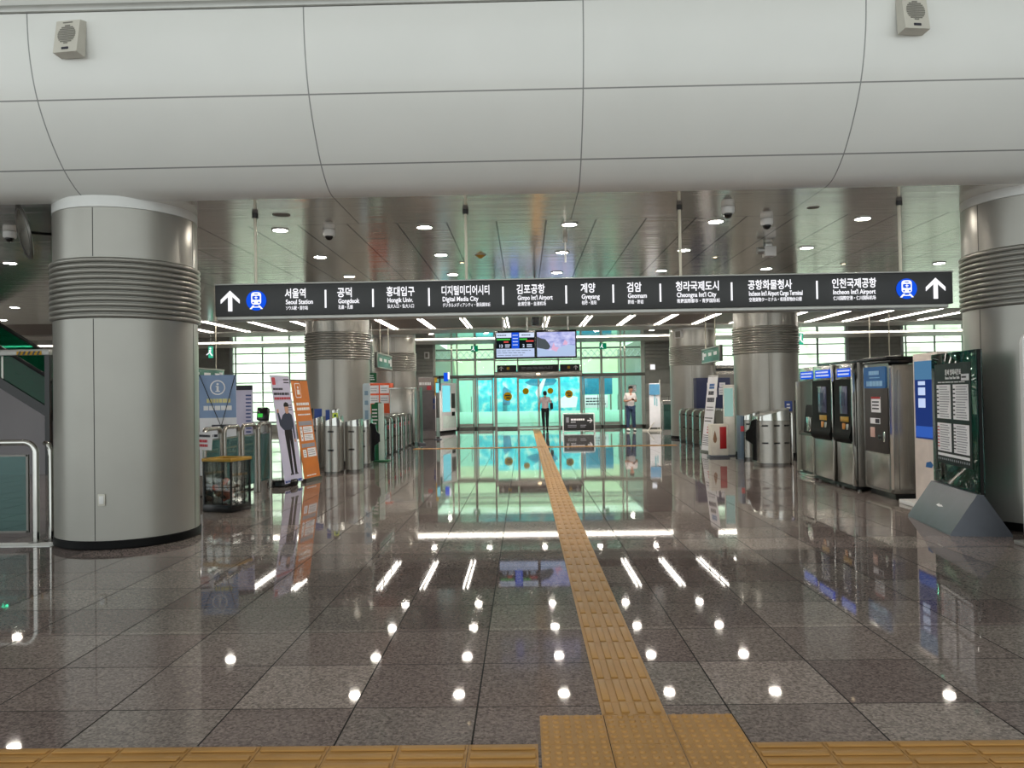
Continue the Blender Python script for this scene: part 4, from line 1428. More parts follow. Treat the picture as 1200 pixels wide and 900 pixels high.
for m_ in lm:
    me0.materials.append(m_)
lo = bpy.data.objects.new('litter', me0)
C.objects.link(lo)
lo.location = t.location
lo.rotation_euler = t.rotation_euler
tag(lo, 'jumble of paper cups and wrappers inside the wire bin', 'litter', kind='stuff')

# banners ------------------------------------------------------------------
t = root('information_banner', 'blue and white information banner on crossed struts behind the hoop barriers', 'banner', (-4.88, 12.15, 0), rz=6)
MB().b2(-0.285, 0.285, -0.004, 0.004, 0.30, 1.90).build('cloth', M['paper'], t)
cl = t.children[-1]
MB().b2(-0.285, 0.285, -0.007, -0.004, 1.22, 1.90).build('blue_field', M['blue_soft'], cl)
q = MB()
q.lathe([(0.118, 0.0), (0.118, 0.004), (0.100, 0.004), (0.100, 0.0)], seg=40)
bmesh.ops.transform(q.bm, matrix=Matrix.Translation((0, -0.007, 1.70)) @ Matrix.Rotation(R(90), 4, 'X'), verts=q.bm.verts)
q.bm.faces.ensure_lookup_table()
big = [f for f in q.bm.faces if len(f.verts) > 10]
bmesh.ops.delete(q.bm, geom=big, context='FACES_ONLY')
q.cyl((0, -0.011, 1.755), (0, -0.007, 1.755), 0.018, 14)
q.b2(-0.016, 0.016, -0.011, -0.007, 1.64, 1.725)
q.b2(-0.03, 0.016, -0.011, -0.007, 1.712, 1.727)
q.b2(-0.035, 0.035, -0.011, -0.007, 1.632, 1.648)
q.build('information_symbol', M['ink_white'], cl)
bars(MB(), -0.17, 0.2, 1.45, 1.53, 1, -0.011, fill=0.8, ragged=0.05, seed=4).build('title', M['ink_yellow'], cl)
bars(MB(), -0.22, 0.22, 1.33, 1.42, 1, -0.011, fill=0.8, ragged=0.02, seed=5).build('subtitle', M['ink_white'], cl)
MB().b2(-0.10, 0.24, -0.007, -0.004, 1.04, 1.11).build('heading', M['ink'], cl)
bars(MB(), -0.24, 0.24, 0.62, 0.98, 4, -0.007, fill=0.45, seed=6).build('small_print', M['ink'], cl)
q = MB()
q.cyl((-0.28, -0.02, 1.91), (0.06, -0.05, 1.08), 0.006, 8)
q.cyl((0.28, -0.02, 1.91), (0.06, -0.05, 1.08), 0.006, 8)
q.cyl((0.06, -0.05, 1.08), (0.06, -0.02, 0.02), 0.007, 8)
q.cyl((0.06, -0.02, 0.02), (-0.25, -0.3, 0.006), 0.007, 8)
q.cyl((0.06, -0.02, 0.02), (0.3, -0.3, 0.006), 0.007, 8)
q.cyl((0.06, -0.02, 0.02), (0.02, 0.35, 0.006), 0.007, 8)
q.cyl((-0.285, 0, 0.3), (0.285, 0, 0.3), 0.006, 8)
q.build('strut', M['black'], t)
MB().ball((0.06, -0.05, 1.08), (0.025, 0.025, 0.03)).build('hub', M['black'], t)
t = root('notice_stand', 'narrow pale blue notice board peeping out beside the information banner', 'board', (-4.70, 12.75, 0), rz=4)
MB().b2(-0.22, 0.16, -0.012, 0.012, 0.3, 1.74, 0.004).build('board', M['lilac'], t)
MB().b2(-0.22, 0.16, -0.014, -0.012, 1.66, 1.74).build('header', M['ink'], t)
bars(MB(), 0.05, 0.14, 0.75, 1.6, 14, -0.015, fill=0.4, ragged=0.1, seed=8).build('print', M['blue_label'], t)
MB().b2(-0.2, 0.14, -0.12, 0.12, 0.0, 0.02).build('foot', M['black'], t)
MB().b2(-0.05, -0.01, -0.015, 0.015, 0.02, 0.3).build('leg', M['black'], t)
t = root('validator_post', 'slim dark card reader post with small green light beside the third hoop barrier', 'card reader', (-4.88, 14.3, 0))
MB().b2(-0.06, 0.06, -0.06, 0.06, 0, 1.12, 0.012).build('post', M['steel_dark'], t)
MB().box((0, -0.04, 1.22), (0.2, 0.14, 0.24), 0.02, (R(-15), 0, 0)).build('reader', M['black'], t)
MB().box((-0.03, -0.115, 1.2), (0.09, 0.02, 0.07), 0.004, (R(-15), 0, 0)).build('light', M['scr_green'], t)

# police banner
t = root('police_banner', 'tall lilac banner printed with a person in dark uniform, on black water base', 'banner', (-4.10, 13.25, 0), rz=77.3)
MB().lathe([(0.245, 0.0), (0.26, 0.02), (0.26, 0.08), (0.235, 0.115), (0.10, 0.125)], (0.0, 0.12, 0), 40).build('base', M['black'], t)
lean = Matrix.Rotation(R(-8), 4, 'X')
sk = 0
def leaning(mb, z0=0.06):
    bmesh.ops.transform(mb.bm, matrix=Matrix.Translation((0, -0.10, z0)) @ lean, verts=mb.bm.verts)
    return mb
cl = leaning(MB().b2(-0.30, 0.30, -0.003, 0.003, 0, 1.86)).build('cloth', M['lilac'], t)
yb = -0.006
def figure(o):
    o.data.transform(Matrix.Translation((0, 0, 0.07)) @ Matrix.Scale(0.86, 4, (0, 0, 1)))
    return lean_obj(o)
def lean_obj(o):
    o.data.transform(Matrix.Translation((0, -0.10, 0.06)) @ lean)
    return o
q = MB()
q.prism([(-0.09, 0.92), (-0.05, 0.2), (-0.045, 0.1), (0.02, 0.1), (0.03, 0.5), (0.05, 0.85), (0.07, 0.5), (0.075, 0.1), (0.15, 0.1), (0.15, 0.5), (0.16, 0.94), (0.14, 1.05), (-0.07, 1.05)], yb, -0.003, 'y')
q.build('printed_trousers', M['trousers'], cl)
figure(cl.children[-1])
q = MB()
q.prism([(-0.10, 0.98), (0.17, 0.98), (0.19, 1.05), (0.205, 0.78), (0.235, 0.78), (0.245, 1.1), (0.22, 1.28), (0.12, 1.33), (0.02, 1.33), (-0.08, 1.28), (-0.15, 1.18), (-0.20, 1.34), (-0.245, 1.33), (-0.21, 1.08), (-0.16, 1.03)], yb - 0.002, -0.004, 'y')
figure(q.build('printed_jacket', mat('printed_navy', (40, 50, 74), 0.6), cl))
q = MB()
q.prism([(0.03, 1.31), (0.11, 1.31), (0.13, 1.40), (0.125, 1.47), (0.02, 1.47), (0.01, 1.39)], yb - 0.003, -0.004, 'y')
q.prism([(-0.25, 1.33), (-0.20, 1.335), (-0.195, 1.41), (-0.25, 1.40)], yb - 0.003, -0.004, 'y')
q.prism([(0.2, 0.72), (0.24, 0.72), (0.238, 0.785), (0.203, 0.785)], yb - 0.003, -0.004, 'y')
figure(q.build('printed_skin', M['skin'], cl))
q = MB()
q.prism([(0.0, 1.45), (0.145, 1.45), (0.15, 1.475), (0.135, 1.52), (0.07, 1.545), (0.01, 1.52), (-0.005, 1.475)], yb - 0.004, -0.004, 'y')
figure(q.build('printed_cap', M['trousers'], cl))
q = MB()
q.prism([(-0.07, 0.16), (0.03, 0.16), (0.03, 0.13), (-0.08, 0.13)], yb - 0.002, -0.003, 'y')
q.prism([(0.07, 0.16), (0.16, 0.16), (0.18, 0.13), (0.07, 0.13)], yb - 0.002, -0.003, 'y')
bars(q, -0.27, 0.05, 1.60, 1.66, 1, yb, fill=0.6, seed=1)
bars(q, -0.27, 0.28, 1.51, 1.58, 1, yb, fill=0.6, ragged=0.1, seed=2)
bars(q, 0.13, 0.28, 1.24, 1.36, 3, yb, fill=0.3, ragged=0.2, seed=12)
bars(q, 0.1, 0.28, 1.72, 1.82, 2, yb, fill=0.4, seed=3)
lean_obj(q.build('print', M['ink'], cl))
q = MB()
bars(q, -0.27, 0.25, 1.43, 1.50, 1, yb - 0.004, fill=0.6, ragged=0.05, seed=7)
q.prism(rounded(-0.27, -0.17, 1.70, 1.83, 0.02), yb, -0.003, 'y')
lean_obj(q.build('red_print', M['ink_red'], cl))
q = MB(); bars(q, -0.28, 0.28, 0.0, 0.06, 1, yb, fill=0.6, ragged=0.02, seed=9)
lean_obj(q.build('blue_print', M['blue_label'], cl))
q = MB()
q.cyl((0, 0.12, 0.12), (0, 0.17, 1.88), 0.014, 10)
q.cyl((-0.30, 0.165, 1.90), (0.30, 0.165, 1.90), 0.009, 8)
q.build('pole', M['alu'], t)

t = root('orange_banner', 'tall orange banner with white fare tables, just behind the police banner', 'banner', (-3.99, 14.0, 0), rz=78)
cl = leaning(MB().b2(-0.30, 0.30, -0.003, 0.003, 0, 1.80)).build('cloth', M['orange'], t)
q = MB()
q.prism(rounded(-0.20, 0.0, 1.47, 1.74, 0.03), yb, -0.003, 'y')
lean_obj(q.build('white_icon', M['ink_white'], cl))
q = MB()
q.prism(rounded(-0.185, -0.015, 1.485, 1.725, 0.02), yb - 0.003, yb, 'y')
lean_obj(q.build('icon_field', M['orange'], cl))
q = MB()
q.cyl((-0.1, yb - 0.006, 1.66), (-0.1, yb - 0.003, 1.66), 0.025, 12)
q.prism([(-0.15, 1.53), (-0.05, 1.53), (-0.06, 1.62), (-0.14, 1.62)], yb - 0.006, yb - 0.003, 'y')
bars(q, -0.22, 0.25, 1.22, 1.40, 2, yb, fill=0.55, ragged=0.1, seed=3)
bars(q, -0.22, 0.25, 1.13, 1.19, 1, yb, fill=0.4, ragged=0.1, seed=4)
bars(q, -0.2, 0.24, 0.03, 0.07, 1, yb, fill=0.5, seed=5)
lean_obj(q.build('white_print', M['ink_white'], cl))
for a0, a1, c0, c1 in ((-0.10, 0.24, 0.68, 0.80), (-0.10, 0.24, 0.82, 0.94), (-0.22, -0.14, 0.68, 0.94), (-0.05, 0.26, 0.38, 0.54), (-0.22, -0.10, 0.38, 0.52)):
    q = MB(); q.b2(a0, a1, yb, -0.003, c0, c1)
    lean_obj(q.build('fare_table', M['ink_white'], cl))
    q = MB(); bars(q, a0 + 0.02, a1 - 0.02, c0 + 0.02, c1 - 0.02, 3, yb - 0.002, fill=0.35, seed=int(c0 * 50))
    lean_obj(q.build('table_print', M['ink_grey'], cl))
q = MB()
q.b2(-0.24, 0.25, yb, -0.003, 0.96, 1.04)
q.b2(-0.24, 0.25, yb, -0.003, 0.56, 0.63)
lean_obj(q.build('grey_heading', M['ink_grey'], cl))
q = MB()
q.b2(-0.31, 0.31, -0.14, -0.06, 0.0, 0.065)
q.cyl((0, 0.12, 0.0), (0, 0.15, 1.84), 0.012, 10)
q.cyl((0, 0.12, 0.01), (0, -0.1, 0.03), 0.012, 8)
q.cyl((-0.3, 0.148, 1.84), (0.3, 0.148, 1.84), 0.01, 8)
q.build('stand', M['steel_dark'], t)

# ------------------------------------------------------------------ drum-shaped fare gates
def drum_gate(x, y, w, d, h, label, rz=0, wing=None, slope=0.05, rear_blue=False, tall_end=0):
    """stainless fare gate cabinet with a rounded front, dark slots and a sloping top"""
    t = root('fare_gate', label, 'fare gate', (x, y, 0), rz, group='drum-shaped stainless fare gates')
    b = MB()
    out = [(-w / 2, d / 2)]
    for i in range(9):
        a = PI + PI * i / 8
        out.append((w / 2 * math.cos(a), -d / 2 + w * 0.28 + w * 0.28 * math.sin(a)))
    out.append((w / 2, d / 2))
    b.prism(out, 0.05, h - 0.13, 'z')
    b.build('body', M['steel'], t, angle=30)
    b = MB()
    vs0 = [(px * 1.0, py, h - 0.125) for px, py in out]
    vs1 = [(px * 0.97, py * 0.98, h - 0.02 + slope * (px / w + 0.5) * 2 - 0.02) for px, py in out]
    A = [b.bm.verts.new(v) for v in vs0]
    B = [b.bm.verts.new(v) for v in vs1]
    b.bm.faces.new(A); b.bm.faces.new(B[::-1])
    for i in range(len(A)):
        b.bm.faces.new((A[i], B[i], B[(i + 1) % len(A)], A[(i + 1) % len(A)]))
    b.build('top_cover', M['steel_pol'], t, angle=30)
    MB().prism([(px * 0.97, py * 0.97) for px, py in out], 0.0, 0.05, 'z').build('plinth', M['steel_dark'], t)
    s = MB()
    n = max(1, int(round(w / 0.24)))
    for i in range(n):
        xc = -w / 2 + w * (i + 0.5) / n
        a = math.acos(max(-1, min(1, xc / (w / 2))))
        yc = -d / 2 + w * 0.28 - w * 0.28 * math.sin(a) - 0.003
        slope_a = math.atan2(w * 0.28 * math.cos(a), (w / 2) * max(0.2, math.sin(a)))
        for z in (h * 0.44, h * 0.78):
            s.box((xc, yc, z), (min(0.12, w / n * 0.6), 0.02, 0.032), 0.006, (0, 0, slope_a))
    s.build('slot', M['black'], t)
    if wing:
        q = MB()
        sd = -1 if wing < 0 else 1
        x0 = sd * w / 2
        q.prism([(x0, 0.08), (x0 + sd * 0.08, 0.10), (x0 + sd * 0.08, 0.42), (x0 + sd * abs(wing), 0.52), (x0 + sd * abs(wing), 0.68), (x0 + sd * 0.14, 0.74), (x0 + sd * 0.10, 0.9), (x0, 0.94)], -0.02, 0.02, 'y')
        q.build('flap', M['black'], t)
    return t
g = drum_gate(-4.42, 16.25, 0.34, 0.6, 1.06, 'drum-shaped gate half hidden by the orange banner, with blue label on top')
MB().b2(-0.02, 0.14, -0.12, -0.09, 1.06, 1.28, 0.006).build('blue_label', M['blue_label'], g)
MB().b2(-0.09, -0.05, -0.12, -0.09, 1.06, 1.29, 0.006).build('reader', M['black'], g)
g = drum_gate(-3.82, 15.25, 0.32, 0.42, 1.08, 'drum-shaped gate with a yellow-green pictogram on its tall reader post')
MB().b2(-0.12, -0.04, -0.12, -0.09, 1.06, 1.27, 0.006).build('blue_label', M['blue_label'], g)
q = MB().b2(0.02, 0.14, -0.16, -0.06, 1.05, 1.29, 0.015).build('reader', M['steel_pol'], g)
MB().b2(0.03, 0.135, -0.166, -0.16, 1.10, 1.21).build('pictogram_plate', mat('lime_label', (206, 226, 90), 0.5), q)
MB().b2(0.06, 0.105, -0.169, -0.166, 1.13, 1.18).build('pictogram', M['green'], q)
drum_gate(-3.50, 15.62, 0.30, 0.40, 1.05, 'drum-shaped gate with smooth front, between the pictogram gate and the winged gate', slope=0.03)
drum_gate(-3.56, 17.0, 0.28, 0.45, 0.98, 'winged gate beside the green sign stand', wing=0.20, slope=0.04)
g = drum_gate(5.04, 15.75, 0.66, 0.55, 1.03, 'wide drum-shaped gate with black flap beside the ticket machines', wing=-0.22, slope=0.08)
MB().b2(0.335, 0.375, -0.12, 0.16, 0.0, 1.06, 0.006).build('end_plate', M['steel_pol'], g)
g = drum_gate(5.00, 17.10, 0.36, 0.3, 1.00, 'smaller drum-shaped gate behind the wide one, next to the fire extinguisher box', slope=0.05)
q = MB().b2(-0.255, -0.185, -0.1, 0.2, 0.0, 0.97, 0.006).build('end_plate', mat('blue_grey_end', (92, 112, 130), 0.4), g)
MB().b2(-0.257, -0.183, -0.104, -0.1, 0.62, 0.74).build('red_mark', M['ink_red'], q)
t = root('label_stand', 'small blue label card on two black rods behind the wide gate', 'label', (5.55, 16.55, 0))
MB().b2(0.02, 0.18, -0.01, 0.01, 1.06, 1.28, 0.004).build('card', M['blue_label'], t)
q = MB()
q.cyl((0.24, 0, 0), (0.24, 0, 1.29), 0.014, 8)
q.cyl((0.05, 0, 0), (0.05, 0, 1.06), 0.010, 8)
q.build('rod', M['black'], t)
bars(MB(), 0.06, 0.15, 1.1, 1.24, 2, -0.013, fill=0.5, seed=2).build('print', M['ink_white'], t)

# slim gate rows
def slim_gate(x, y, L, sd, label, grp):
    """long slim stainless cabinet; its narrow end faces the hall (local +x = hall side)"""
    t = root('slim_gate', label, 'fare gate', (x, y, 0), 0 if sd > 0 else 180, grp)
    p = [(-L, 0.05), (0.0, 0.05), (0.0, 0.90), (-0.03, 0.965), (-0.10, 0.995), (-L, 0.995)]
    MB().prism(p, -0.09, 0.09, 'y').build('body', M['steel'], t, angle=25)
    MB().b2(-L + 0.02, -0.01, -0.075, 0.075, 0.0, 0.05).build('plinth', M['steel_dark'], t)
    MB().b2(-L, -0.08, -0.10, 0.10, 0.985, 1.005, 0.006).build('top_rail', M['steel_pol'], t)
    q = MB()
    q.b2(0.0, 0.006, -0.05, 0.05, 0.80, 0.84)
    q.b2(0.0, 0.006, -0.05, 0.05, 0.42, 0.45)
    for s in (-1, 1):
        q.b2(-0.15, -0.07, s * 0.09 - 0.002, s * 0.09 + 0.002, 0.80, 0.835)
        q.b2(-0.15, -0.07, s * 0.09 - 0.002, s * 0.09 + 0.002, 0.42, 0.45)
    q.build('slot', M['black'], t)
    MB().cyl((-0.05, -0.115, 0.03), (-0.05, -0.115, 0.93), 0.018, 10).build('guard_tube', M['steel_pol'], t)
    MB().b2(-0.10, -0.06, -0.096, -0.09, 0.66, 0.76).build('red_lamp', M['ink_red'], t)
    return t
ys = [19.1, 20.05, 21.05, 21.95, 22.75, 23.5]
wr = ['first slim gate of the row behind the green sign stand', 'second slim gate of the row behind the green sign stand', 'third slim gate of the row behind the green sign stand', 'fourth slim gate of the row behind the green sign stand', 'fifth slim gate, next to last before the bare steel cabinet', 'last slim gate of the row, just before the bare steel cabinet']
for y, l in zip(ys, wr):
    slim_gate(-3.47, y, 1.25, 1, l, 'slim gates on the escalator side')
ys = [23.6, 22.7, 21.8, 20.9]
wr = ['slim gate closest to the column and navy cabinet', 'second slim gate from the navy cabinet', 'third slim gate from the navy cabinet', 'slim gate right behind the leaning paper sign board']
for y, l in zip(ys, wr):
    slim_gate(4.74, y, 1.2, -1, l, 'slim gates by the navy cabinet')

# boards and cabinets on the escalator side
t = root('slim_board', 'narrow pale upright board in front of the gate-side column, behind the winged gate', 'board', (-3.575, 17.34, 0), rz=-4)
MB().prism(rounded(-0.085, 0.085, 0.05, 1.82, 0.05), -0.015, 0.015, 'y').build('board', mat('pale_blue_board', (176, 190, 196), 0.45), t)
q = MB()
for z in (1.6, 1.38, 1.16, 1.06):
    q.b2(-0.04, 0.04, -0.019, -0.015, z - 0.05, z + 0.05)
q.build('lettering', mat('faint_blue_ink', (112, 140, 160), 0.5), t)
MB().b2(-0.08, 0.10, -0.07, 0.07, 0, 0.05, 0.006).build('base', M['black'], t)
t = root('sign_stand', 'green sign stand with a slim white front panel, before the row of slim gates', 'sign stand', (-3.40, 17.95, 0))
MB().prism([(-0.20, 0.03), (0.04, 0.03), (0.04, 1.38), (-0.10, 1.38), (-0.14, 1.34), (-0.20, 1.34)], 0.02, 0.05, 'y').build('green_board', M['green'], t)
MB().b2(-0.03, 0.10, -0.02, 0.015, 0.03, 1.36, 0.006).build('white_panel', mat('mint_panel', (196, 214, 206), 0.4), t)
MB().b2(-0.20, 0.22, -0.14, 0.12, 0, 0.03, 0.006).build('base', M['green'], t)
bars(MB(), -0.18, -0.05, 0.85, 1.25, 5, 0.016, fill=0.4, seed=3).build('lettering', M['ink_white'], t)
t = root('orange_cabinet', 'orange cabinet with four white notices behind the slim gates', 'cabinet', (-4.69, 25.0, 0))
MB().b2(-0.37, 0.37, -0.28, 0.28, 0, 1.95, 0.015).build('body', M['orange_red'], t)
for xx in (-0.30, 0.03):
    for z in (1.30, 1.62):
        p_ = MB().b2(xx, xx + 0.29, -0.286, -0.28, z, z + 0.26).build('notice', M['paper'], t)
        bars(MB(), xx + 0.03, xx + 0.26, z + 0.05, z + 0.2, 2, -0.289, fill=0.35, seed=int(z * 10)).build('print', M['ink_grey'], p_)
MB().b2(0.10, 0.16, -0.29, -0.28, 0.7, 0.9).build('handle', M['steel_dark'], t)
t = root('steel_cabinet', 'plain bare stainless cabinet at the end of the slim gate row', 'cabinet', (-3.86, 24.45, 0))
MB().b2(-0.40, 0.40, -0.3, 0.3, 0.06, 1.74, 0.012).build('body', M['steel'], t)
MB().b2(-0.42, 0.42, -0.32, 0.32, 1.74, 1.79, 0.008).build('lid', M['steel_pol'], t)
MB().b2(-0.38, 0.38, -0.28, 0.28, 0, 0.06).build('plinth', M['black'], t)
MB().b2(0.31, 0.33, -0.306, -0.3, 0.1, 1.7).build('door_gap', M['seam'], t)
t = root('glass_board', 'tall edge of a pale green glass board beside the bare steel cabinet', 'board', (-3.24, 24.0, 0), rz=-76)
MB().b2(-0.30, 0.30, -0.012, 0.012, 0.06, 1.78, 0.004).build('glass_plate', M['g_sign'], t)
MB().b2(-0.32, 0.32, -0.10, 0.10, 0, 0.06, 0.01).build('base', M['slate'], t)
MB().b2(-0.24, 0.24, 0.013, 0.018, 0.5, 1.5).build('print', mat('teal_panel', (120, 178, 176), 0.5), t)
t = root('cash_machine', 'tall grey cash machine with white lettering on its header and yellow side fin', 'cash machine', (-3.44, 27.0, 0), rz=8)
MB().b2(-0.29, 0.29, -0.35, 0.35, 0.0, 2.16, 0.02).build('body', mat('grey_lilac_paint', (118, 112, 114), 0.45), t)
MB().b2(-0.285, 0.285, -0.365, -0.35, 1.68, 2.14, 0.006).build('header', mat('header_grey', (146, 138, 136), 0.45), t)
q = MB()
bars(q, -0.26, 0.16, 1.88, 2.0, 1, -0.369, fill=0.8, ragged=0.05, seed=2)
q.build('lettering', M['ink_white'], t)
MB().b2(0.0, 0.16, -0.369, -0.365, 1.72, 1.86).build('red_label', M['ink_red'], t)
MB().b2(-0.24, 0.20, -0.362, -0.35, 0.35, 1.62, 0.01).build('front_panel', mat('front_grey', (104, 100, 102), 0.45), t)
MB().b2(-0.28, 0.28, -0.358, -0.35, 0.02, 0.3).build('kick_panel', mat('kick_grey', (134, 128, 128), 0.45), t)
f = MB().b2(0.27, 0.36, -0.40, -0.36, 1.52, 2.14, 0.006).build('side_fin', M['yellow'], t)
q = MB(); q.b2(0.21, 0.27, -0.40, -0.36, 1.25, 1.42, 0.01); q.b2(0.22, 0.26, -0.40, -0.36, 1.05, 1.2, 0.01)
q.build('handset', M['blue_label'], t)
t = root('totem', 'slim dark totem with a mint display between cash machine and vending machine', 'totem', (-3.0, 26.5, 0))
MB().b2(-0.06, 0.06, -0.05, 0.05, 0.03, 1.98, 0.01).build('post', M['steel_dark'], t)
MB().b2(-0.055, 0.055, -0.056, -0.05, 1.62, 1.95).build('display', M['scr_cyan'], t)
MB().b2(-0.05, 0.05, -0.056, -0.05, 0.1, 0.75).build('lower_panel', mat('mint_plate', (176, 204, 196), 0.4), t)
MB().b2(-0.12, 0.12, -0.12, 0.12, 0, 0.03, 0.006).build('base', M['slate'], t)
t = root('vending_machine', 'white vending machine with cyan display window by the glass front', 'vending machine', (-3.12, 31.2, 0), rz=66)
MB().b2(-0.62, 0.62, -0.05, 0.72, 0.10, 2.02, 0.02).build('body', M['white'], t)
MB().b2(-0.58, 0.58, -0.02, 0.68, 0.0, 0.10).build('plinth', M['black'], t)
MB().b2(-0.52, 0.10, -0.06, -0.045, 0.85, 1.92, 0.006).build('window', M['scr_cyan'], t)
MB().b2(0.20, 0.50, -0.06, -0.045, 1.0, 1.6, 0.006).build('panel', M['steel_dark'], t)
MB().b2(0.22, 0.46, -0.075, -0.045, 0.68, 0.85, 0.01).build('coin_tray', M['black'], t)
MB().b2(-0.5, 0.5, -0.06, -0.045, 0.2, 0.7, 0.006).build('lower_panel', mat('mint_lower', (206, 222, 214), 0.4), t)
t = root('projecting_sign', 'blue box sign on a black arm above the vending machine', 'sign', (-3.15, 30.3, 2.06))
MB().b2(-0.02, 0.14, -0.08, 0.10, 0.02, 0.36, 0.01).build('box', M['lit_blue'], t)
MB().b2(0.14, 0.20, -0.08, 0.10, 0.10, 0.38, 0.01).build('white_side', M['lit_white'], t)
q = MB()
q.b2(-0.22, 0.0, -0.02, 0.02, 0.17, 0.22)
q.b2(-0.22, -0.17, -0.02, 0.3, -0.35, 0.22)
q.build('arm', M['black'], t)
t = root('gate_sign', 'small green board hanging behind the gate-side column above the orange cabinet', 'sign', (-4.37, 22.0, 1.93))
MB().b2(-0.14, 0.13, -0.015, 0.015, 0, 0.27, 0.004).build('board', M['green'], t)
bars(MB(), -0.1, 0.1, 0.05, 0.22, 3, -0.018, fill=0.4, seed=2).build('lettering', M['ink_white'], t)
MB().cyl((0, 0, 0.27), (0, 0, CH + 0.02 - 1.93), 0.008, 8).build('hanger_rod', M['alu'], t)

# ------------------------------------------------------------------ ticket-machine side
def kiosk(y0, y1, label, style):
    """ticket machine; local x runs along the row, -y faces the hall"""
    wdt = y1 - y0
    t = root('ticket_machine', label, 'ticket machine', (4.84 if style != 0 else 4.90, (y0 + y1) / 2, 0), -90, group='row of steel ticket machines')
    h = 1.90
    wd = wdt / 2 - 0.008
    MB().b2(-wd, wd, 0.06, 0.82, 0.07, h, 0.008).build('body', M['steel'], t)
    q = MB()
    q.b2(-wd, wd, 0.02, 0.80, 0.03, 0.07)
    q.build('plinth', M['black'], t)
    q = MB()
    for s in (-1, 1):
        q.cyl((s * wd * 0.8, 0.1, 0), (s * wd * 0.8, 0.1, 0.035), 0.03, 12)
        q.cyl((s * wd * 0.8, 0.7, 0), (s * wd * 0.8, 0.7, 0.035), 0.03, 12)
    q.build('foot', M['steel_dark'], t)
    MB().b2(-wd + 0.01, wd - 0.01, 0.035, 0.06, 0.08, 0.72, 0.005).build('lower_door', M['steel'], t)
    d = t.children[-1]
    MB().b2(wd - 0.09, wd - 0.065, 0.015, 0.035, 0.50, 0.66, 0.004).build('handle', M['steel_pol'], d)
    MB().b2(-wd, wd, 0.03, 0.08, 1.66, h, 0.006).build('header', M['steel_pol'], t)
    hd = t.children[-1]
    p_ = MB().b2(-wd * 0.72, wd * 0.72, 0.022, 0.03, 1.70, 1.83).build('blue_panel', M['lit_blue'], hd)
    bars(MB(), -wd * 0.62, wd * 0.62, 1.715, 1.82, 2, 0.019, fill=0.5, ragged=0.1, seed=int(y0 * 7)).build('lettering', M['lit_pale'], p_)
    if style:
        # black curved fascia with a bulging lower lip
        f = MB()
        pf = [(0.06, 1.66), (-0.005, 1.66), (-0.012, 1.0), (-0.03, 0.86), (-0.05, 0.80), (-0.03, 0.74), (0.02, 0.70), (0.06, 0.69)]
        f.prism([(a, b) for a, b in pf], -wd + 0.045, wd - 0.045, 'x')
        f.build('fascia', M['fascia_black'], t, angle=40)
        fa = t.children[-1]
        MB().box((0.05, -0.012, 1.35), (wd * 0.75, 0.012, 0.42), 0.004).build('screen', mat('dim_screen', (74, 78, 104), 0.2), fa)
        s_ = fa.children[-1]
        MB().b2(-0.02, 0.10, -0.022, -0.017, 1.26, 1.46).build('print', M['navy'], s_)
        MB().b2(-0.06, 0.22, -0.022, -0.008, 1.02, 1.10, 0.004).build('card_slot', M['gold'], fa)
        MB().b2(0.0, 0.11, -0.024, -0.008, 0.86, 1.0, 0.01).build('keypad', mat('amber_plate', (190, 122, 40), 0.3), fa)
        MB().b2(0.15, 0.22, -0.024, -0.008, 0.84, 0.99, 0.006).build('receipt_slot', M['alu'], fa)
        q = MB()
        q.b2(wd - 0.04, wd, -0.01, 0.06, 0.08, 1.9, 0.006)
        q.build('edge_strip', M['steel_pol'], t)
    else:
        # open niche with a slanting dark console
        f = MB()
        f.prism([(0.05, 1.66), (0.05, 0.75), (0.0, 0.72), (0.0, 0.76), (0.045, 0.80)], -wd + 0.03, wd - 0.03, 'x')
        f.b2(-wd + 0.03, wd - 0.03, 0.045, 0.058, 0.76, 1.66)
        f.build('niche', M['steel_dark'], t)
        MB().prism([(0.04, 0.76), (-0.02, 0.78), (0.03, 1.22), (0.04, 1.25)], -wd * 0.2, wd - 0.05, 'x').build('console', M['fascia_black'], t)
        MB().b2(wd * 0.3, wd - 0.08, -0.05, 0.0, 0.80, 1.05, 0.01).build('reader', M['steel_pol'], t)
        q = MB()
        q.b2(-wd, -wd + 0.035, -0.03, 0.06, 0.08, 1.66, 0.004)
        q.b2(wd - 0.035, wd, -0.03, 0.06, 0.08, 1.66, 0.004)
        q.build('edge_strip', M['frame'], t)
        MB().b2(-wd, wd, -0.03, 0.06, 0.0, 0.06, 0.004).build('kerb', M['steel_pol'], t)
    return t
kiosk(13.06, 13.88, 'ticket machine with an open niche and slanting console, farthest from the timetable stand', 0)
kiosk(12.14, 13.04, 'middle ticket machine with black fascia, beside the one with an open niche', 1)
kiosk(11.40, 12.12, 'ticket machine with black fascia, next to the tall change machine with dark door', 1)
t = root('machine_canopy', 'flat black cover lying along the tops of the ticket machines', 'cover', (5.25, 12.2, 1.902))
MB().b2(-0.30, 0.45, -1.62, 0.85, 0.0, 0.05, 0.006).build('cover', M['black'], t)

